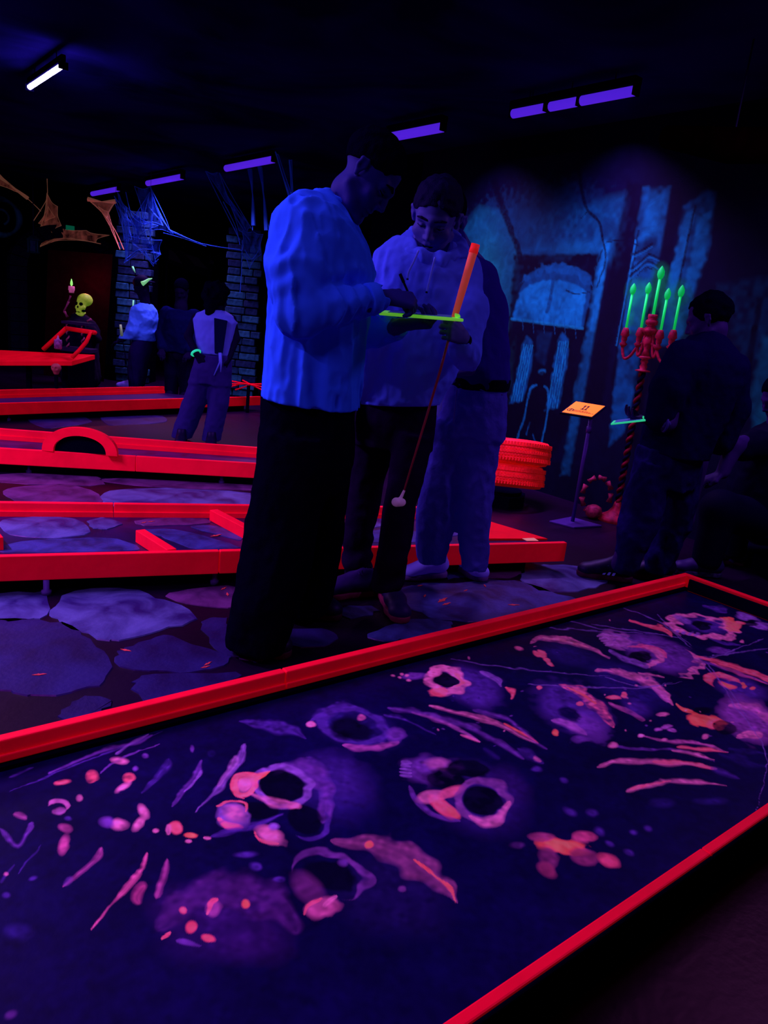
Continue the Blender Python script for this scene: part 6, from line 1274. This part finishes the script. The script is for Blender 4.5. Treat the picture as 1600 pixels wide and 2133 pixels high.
MB().tube([wr+EF*.02+(UPV*math.cos(k)+EF*math.sin(k))*.036 for k in np.linspace(0, 2*math.pi, 20)], .007, 6).build('watch_strap', mat('watch_strap', (.03, .02, .25), .6), t4, True, loc=world_loc(t4))
clipboard('bright green clipboard held out by the dark figure before the mural', [P3(1272, 882, D4-.20), P3(1345, 874, D4-.24), P3(1343, 869, D4-.04), P3(1278, 876, D4-.02)], CLIPG, .008)
t5 = person('barely visible dark figure low at the right edge, bare forearm and one sneaker showing', G(1560, 1190))
D5 = 4.24
hv = Vol(*bounds([P3(1450, 780, D5+.3), P3(1665, 780, D5-.35), P3(1440, 1190, D5+.3), P3(1665, 1190, D5-.35)], .03), .0075, fine=[(0, .5, .012)])
ho = P3(1625, 830, D5); q, A, rt, fw, hup = head(hv, ho, nrm(-ER*.8-UPV*.4-EF*.2), UPV, 1.0)
hv.chain([q(0, -.02, -.05), P3(1625, 890, D5), P3(1630, 930, D5)], [.055, .06, .08], .03); hv.chain([P3(1625, 940, D5), P3(1600, 1000, D5), P3(1590, 1090, D5)], [.12, .13, .13], .05)
hv.chain([P3(1570, 920, D5-.18), P3(1530, 930, D5-.25), P3(1505, 985, D5-.3)], [.05, .048, .034], .02); hand(hv, P3(1503, 988, D5-.3), -UPV*.4-ER*.85, -UPV*.8+ER*.2, 1, (.4, .5, .4), 1.0, .3)
hv.chain([P3(1590, 1090, D5-.05), P3(1500, 1060, D5-.2), P3(1470, 1170, D5-.2)], [.085, .07, .042], .03); hv.chain([P3(1600, 1090, D5+.1), P3(1530, 1060, D5+.1), P3(1520, 1170, D5+.1)], [.085, .07, .042], .03)
hv.build('body', SKD, t5)
v = Vol(*bounds([q(0, -.02, .03)], .21), .007); v.ell(q(0, -.014, .055), (.083, .103, .090), A, 0); v.plane(q(0, .07, .058), fw*.8-hup*.6); v.build('hair', HAIR, t5)
sv = Vol(*bounds([P3(1480, 850, D5+.3), P3(1680, 850, D5-.35), P3(1480, 1130, D5-.35), P3(1680, 1130, D5+.3)], .04), .01)
sv.loft([(1510, 1662, 1105, D5, .19), (1520, 1662, 1020, D5, .2), (1540, 1662, 950, D5, .2), (1570, 1662, 905, D5, .17), (1610, 1645, 878, D5, .1)], 0, p=2.2); sv.cone(P3(1580, 925, D5-.17), P3(1545, 935, D5-.22), .08, .07, .04)
sv.disp(folds(.02, 8, 4, 51)); sv.build('dark_top', BLACKP, t5)
tv = Vol(*bounds([P3(1440, 1030, D5+.3), P3(1662, 1030, D5-.4), P3(1440, 1200, D5-.4), P3(1662, 1200, D5+.3)], .03), .01)
tv.chain([P3(1600, 1090, D5-.05), P3(1500, 1060, D5-.2), P3(1472, 1165, D5-.2)], [.13, .10, .08], .04); tv.chain([P3(1610, 1090, D5+.1), P3(1535, 1060, D5+.1), P3(1520, 1165, D5+.1)], [.13, .10, .08], .04); tv.plane([0, 0, .06], [0, 0, -1]); tv.build('dark_trousers', BLACKP, t5)
a = P3(1472, 1185, D5-.2); mesh_shoe(t5, a+ER*.08, a-ER*.18, DSH, mat('checked_sole', (.03, .02, .12), .6, var=.7, scale=60), 1.0, LACE); a = P3(1520, 1185, D5+.1); mesh_shoe(t5, a+ER*.08, a-ER*.18, DSH, BLKSO, 1.0)
cr = P3(1600, 1130, D5+.02); bb = thing('low_stool', 'low black block seat under the figure at the right edge', 'stool', cr*[1, 1, 0]); c3 = cr*[1, 1, 0]
MB().prism([tuple((c3+ER*x+EF*y)[:2]) for x, y in [(-.05, -.2), (.35, -.2), (.35, .2), (-.05, .2)]], 0, max(.1, cr[2]-.10)).build('seat_block', BLACK, bb, loc=c3, bevel=.01)

# ---------- figures in the background
SKB = mat('skin_background', (.004, .002, .026), .8, spec=0); BSH = mat('pale_blue_shirt', (.04, .16, .95), .85, bump=.3, bscale=25, emis=.05, ecol=(.02, .05, 1)); VST = mat('violet_vest', (.07, .09, .75), .85, emis=.04, ecol=(.06, .05, 1)); BJE = mat('background_jeans', (.012, .006, .12), .8, emis=.012, ecol=(.04, .02, 1)); DKS = mat('dark_blue_top', (.0015, .0022, .040), .9, spec=0)
t6 = person('person in a sleeveless pale top and baggy jeans, green wristband, standing beyond the arch course', G(430, 926))
D6 = G(430, 924) @ EF
hv = Vol(*bounds([P3(370, 590, D6-.3), P3(510, 590, D6+.3), P3(350, 930, D6-.3), P3(500, 935, D6+.3)], .05), .008)
ho = P3(452, 622, D6); q, A, rt, fw, hup = head(hv, ho, nrm(EF*.8+ER*.5-UPV*.2), UPV, .95)
hv.chain([q(0, -.02, -.04), P3(450, 655, D6), P3(448, 672, D6)], [.05, .05, .06], .03); hv.chain([P3(448, 680, D6), P3(446, 720, D6), P3(445, 750, D6)], [.09, .085, .09], .04)
hv.chain([P3(408, 662, D6), P3(392, 700, D6-.05), P3(408, 735, D6-.12)], [.036, .032, .026], .02); hand(hv, P3(410, 738, D6-.12), ER*.6-UPV*.8, EF*.8+ER*.3, 1, (.3, .4, .3), .9, .3)
hv.chain([P3(484, 665, D6), P3(492, 705, D6), P3(478, 745, D6-.05)], [.036, .032, .024], .02); hand(hv, P3(477, 747, D6-.05), -UPV*.9-ER*.2, -ER*.8, -1, (.3, .4, .3), .85, .3)
hv.chain([P3(428, 760, D6), P3(400, 840, D6), P3(382, 912, D6)], [.075, .05, .038], .03); hv.chain([P3(455, 760, D6), P3(452, 840, D6), P3(440, 915, D6)], [.075, .05, .038], .03); hv.build('body', SKB, t6)
v = Vol(*bounds([q(0, -.02, .03)], .21), .009); v.ell(q(0, -.02, .035), (.10, .115, .105), A, 0); v.cone(q(0, -.07, .0), q(0, -.06, -.12), .06, .045, .04); v.plane(q(0, .06, .04), fw*.9-hup*.3); v.disp(lambda x, y, z: (vnoise(x*30, y*30, z*30)*.02).astype(np.float32)); v.build('hair', HAIR, t6)
sv = Vol(*bounds([P3(395, 640, D6-.2), P3(500, 640, D6+.2), P3(395, 750, D6-.2), P3(500, 750, D6+.2)], .04), .008)
sv.loft([(414, 484, 738, D6, .10), (410, 486, 715, D6, .12), (404, 492, 685, D6, .12), (403, 494, 668, D6, .12), (412, 488, 655, D6, .10), (432, 468, 645, D6, .07)], 0, p=2.2); sv.disp(folds(.01, 12, 6, 61)); sv.build('sleeveless_top', VST, t6)
MB().hexa([P3(447, 736, D6-.133), P3(464, 736, D6-.133), P3(464, 736, D6-.09), P3(447, 736, D6-.09)], [P3(446, 662, D6-.133), P3(474, 668, D6-.133), P3(474, 668, D6-.09), P3(446, 662, D6-.09)]).build('back_strip', DKS, t6, loc=world_loc(t6), bevel=.006)
MB().tube([P3(458, 735, D6-.13), P3(458, 755, D6-.14), P3(446, 782, D6-.14)], [.012, .008, .005], 8).build('tie_end', VST, t6, True, loc=world_loc(t6)); MB().tube([P3(459, 735, D6-.13), P3(461, 755, D6-.14), P3(460, 775, D6-.14)], [.012, .008, .005], 8).build('tie_end', VST, t6, True, loc=world_loc(t6))
a, b = P3(407, 741, D6-.12), P3(414, 734, D6-.12); wdv = nrm(P3(410, 738, D6-.12)-P3(400, 718, D6-.08)); wa = nrm(np.cross(wdv, EF)); wb = np.cross(wdv, wa); c0 = P3(408, 735, D6-.12)
MB().tube([c0+(wa*math.cos(k)+wb*math.sin(k))*.036 for k in np.linspace(0, 2*math.pi, 20)], .010, 6).build('wristband', mat('green_band', (.02, .8, .4), .5, emis=.6), t6, True, loc=world_loc(t6))
tv = Vol(*bounds([P3(350, 730, D6-.25), P3(500, 730, D6+.25), P3(340, 935, D6-.25), P3(490, 935, D6+.25)], .04), .009)
tv.loft([(408, 482, 738, D6, .13), (402, 482, 770, D6, .14), (395, 480, 800, D6, .13)], 0, p=2.3); tv.loft([(398, 442, 790, D6, .11), (380, 430, 840, D6, .11), (365, 410, 885, D6, .11), (357, 396, 918, D6, .11)], .02); tv.loft([(436, 480, 790, D6, .11), (432, 476, 840, D6, .11), (425, 464, 890, D6, .11), (422, 458, 922, D6, .11)], .02)
tv.disp(folds(.015, 9, 4, 63)); tv.plane([0, 0, .03], [0, 0, -1]); tv.build('baggy_jeans', BJE, t6)
a = G(378, 922); mesh_shoe(t6, a, a+ER*.05-EF*.22, BLKSH, BLKSO, .9); a = G(440, 928); mesh_shoe(t6, a, a+ER*.05-EF*.22, BLKSH, BLKSO, .9)

t7 = person('person in a pale blue shirt and dark cap, in front of the left stone pillar', W(295, 800, 9.7))
D7 = 9.7; zf = W(295, 822, D7)[2]
hv = Vol(*bounds([P3(240, 540, D7-.4), P3(340, 540, D7+.4), P3(240, 830, D7-.3), P3(340, 830, D7+.3)], .05), .010)
ho = P3(296, 598, D7); q, A, rt, fw, hup = head(hv, ho, nrm(-ER*.8-EF*.3-UPV*.4), UPV, 1.0)
f7 = W(290, 815, D7)
hv.chain([q(0, -.02, -.04), P3(302, 628, D7), P3(304, 650, D7)], [.055, .055, .07], .03); hv.chain([P3(304, 655, D7), P3(304, 690, D7), P3(296, 715, D7)], [.11, .11, .11], .04)
hv.chain([P3(285, 650, D7-.1), P3(278, 690, D7-.15), P3(254, 708, D7-.15)], [.05, .042, .034], .02); hand(hv, P3(253, 709, D7-.15), -ER*.9-UPV*.4, -UPV*.8, 1, (.4, .4, .3), 1, .3)
for x0, x1, dd in ((288, 272, -.06), (300, 288, .08)):
    a = P3(x0, 715, D7+dd); b = P3(x1, 800, D7+dd); g0 = np.array([b[0], b[1], .1]); hv.chain([a, (a+g0)/2, g0], [.08, .055, .04], .03)
hv.build('body', SKB, t7)
v = Vol(*bounds([q(0, -.02, .03)], .21), .009); v.ell(q(0, -.015, .055), (.086, .106, .092), A, 0); v.plane(q(0, 0, .02), -hup*1+fw*.2); v.cone(q(-.03, -.10, .03), q(.03, -.15, .01), .035, .03, .02, sq=(UPV, .4)); v.build('cap', BLACKP, t7)
GM = mat('green_cap_mark', (.25, .85, .3), .6, emis=.45)
for P_, R_2 in (([(296, 591), (302, 588), (310, 582), (317, 580)], [.03, .022, .014, .004]),):
    MB().tube([P3(x, y, D7-.16) for x, y in P_], R_2, 8).build('green_mark', GM, t7, True, loc=world_loc(t7))
sv = Vol(*bounds([P3(240, 615, D7-.35), P3(340, 615, D7+.3), P3(240, 740, D7-.35), P3(340, 740, D7+.3)], .05), .010)
sv.loft([(273, 323, 709, D7, .16), (273, 326, 690, D7, .18), (276, 328, 665, D7, .18), (282, 325, 645, D7, .16), (292, 318, 632, D7, .1)], 0, p=2.3); sv.chain([P3(286, 650, D7-.12), P3(276, 690, D7-.17), P3(256, 707, D7-.17)], [.085, .075, .055], .04)
sv.disp(folds(.022, 8, 10, 71)); sv.plane(P3(300, 709, D7), -UPV); sv.build('shirt', BSH, t7)
tv = Vol(np.array(bounds([P3(250, 690, D7-.25), P3(330, 690, D7+.3), P3(250, 840, D7-.25), P3(330, 840, D7+.3)], .05)[0])*[1, 1, 0], bounds([P3(250, 690, D7-.25), P3(330, 690, D7+.3), P3(250, 840, D7-.25), P3(330, 840, D7+.3)], .05)[1], .011)
tv.loft([(275, 320, 704, D7, .15), (270, 316, 735, D7, .16), (266, 300, 800, D7, .14), (262, 292, 845, D7, .13)], 0); tv.disp(folds(.015, 8, 3, 73)); tv.plane([0, 0, .04], [0, 0, -1]); tv.build('trousers', mat('background_trousers', (.006, .003, .07), .85), t7)
for sd_ in (-.08, .06):
    a = np.array(world_loc(t7))+ER*(-.14)+EF*sd_; mesh_shoe(t7, a+ER*.10, a-ER*.15, WSH, WSO, 1.0)
a = P3(249, 712, D7-.16); tt = thing('green_putter', 'glimpse of a pale green stick in front of the pale blue shirt', 'putter', a); MB().tube([P3(251, 676, D7-.22), P3(254, 700, D7-.22)], [.014, .02], 8).build('grip', mat('dim_green', (.25, .45, .2), .6, emis=.1), tt, True, loc=a)
MB().tube([P3(254, 700, D7-.22), P3(266, 770, D7-.22), P3(270, 800, D7-.22)*[1, 1, 0]+[0, 0, .02]], .006, 6).build('shaft', BLACKP, tt, True, loc=a)

t8 = person('dim figure in a dark blue top, between the pale blue shirt and the sleeveless top', W(375, 800, 9.2))
D8 = 9.2
hv = Vol(np.array(bounds([P3(330, 560, D8-.3), P3(420, 560, D8+.3), P3(330, 840, D8-.3), P3(420, 840, D8+.3)], .05)[0])*[1, 1, 0], bounds([P3(330, 560, D8-.3), P3(420, 560, D8+.3), P3(330, 840, D8-.3)], .05)[1], .012)
ho = P3(378, 606, D8); q, A, rt, fw, hup = head(hv, ho, nrm(-EF*.9-UPV*.4), UPV, 1.0); hv.chain([q(0, -.02, -.04), P3(377, 640, D8), P3(376, 700, D8), P3(375, 735, D8)], [.055, .07, .11, .11], .04)
for s_ in (-.08, .08):
    a = P3(375, 740, D8)+ER*s_; g0 = np.array([a[0], a[1], .08]); hv.chain([a, (a+g0)/2, g0], [.08, .055, .04], .03)
for s_ in (-1, 1):
    a = P3(376, 655, D8)+ER*.17*s_; hv.chain([a, a+ER*.05*s_-UPV*.26, a-UPV*.42-EF*.14], [.05, .042, .032], .02); hand(hv, a-UPV*.43-EF*.15, -UPV*.5-EF*.6-ER*.3*s_, EF*.3-UPV*.5, s_, (.4, .4, .3), 1, .3)
hv.build('body', SKB, t8)
v = Vol(*bounds([q(0, -.02, .03)], .21), .010); v.ell(q(0, -.014, .055), (.086, .105, .092), A, 0); v.plane(q(0, .07, .058), fw*.8-hup*.6); v.plane(q(0, -.02, .0), -hup+fw*.3); v.build('hair', HAIR, t8)
sv = Vol(*bounds([P3(330, 610, D8-.3), P3(430, 610, D8+.3), P3(330, 760, D8-.3), P3(430, 760, D8+.3)], .05), .012)
sv.loft([(340, 402, 735, D8, .15), (341, 405, 700, D8, .17), (343, 408, 665, D8, .17), (352, 400, 645, D8, .13)], 0, p=2.3)
for s_ in (-1, 1): a = P3(376, 655, D8)+ER*.17*s_; sv.chain([a, a+ER*.05*s_-UPV*.26, a-UPV*.40-EF*.12], [.08, .07, .055], .03)
sv.disp(folds(.02, 8, 5, 81)); sv.build('hooded_top', DKS, t8)
tv = Vol(np.array(bounds([P3(330, 720, D8-.25), P3(420, 840, D8+.25), P3(330, 840, D8+.2)], .05)[0])*[1, 1, 0], bounds([P3(330, 710, D8-.25), P3(420, 840, D8+.25), P3(420, 710, D8+.25)], .05)[1], .012)
for s_ in (-.09, .09):
    a = P3(375, 738, D8)+ER*s_; g0 = np.array([a[0], a[1], .06]); tv.chain([a, (a+g0)/2, g0], [.10, .09, .08], .02)
tv.plane([0, 0, .04], [0, 0, -1]); tv.build('trousers', BLACKP, t8)
for s_ in (-.09, .09): a = P3(375, 738, D8)+ER*s_; mesh_shoe(t8, a+EF*.08, a-EF*.18, BLKSH, BLKSO, 1.0)
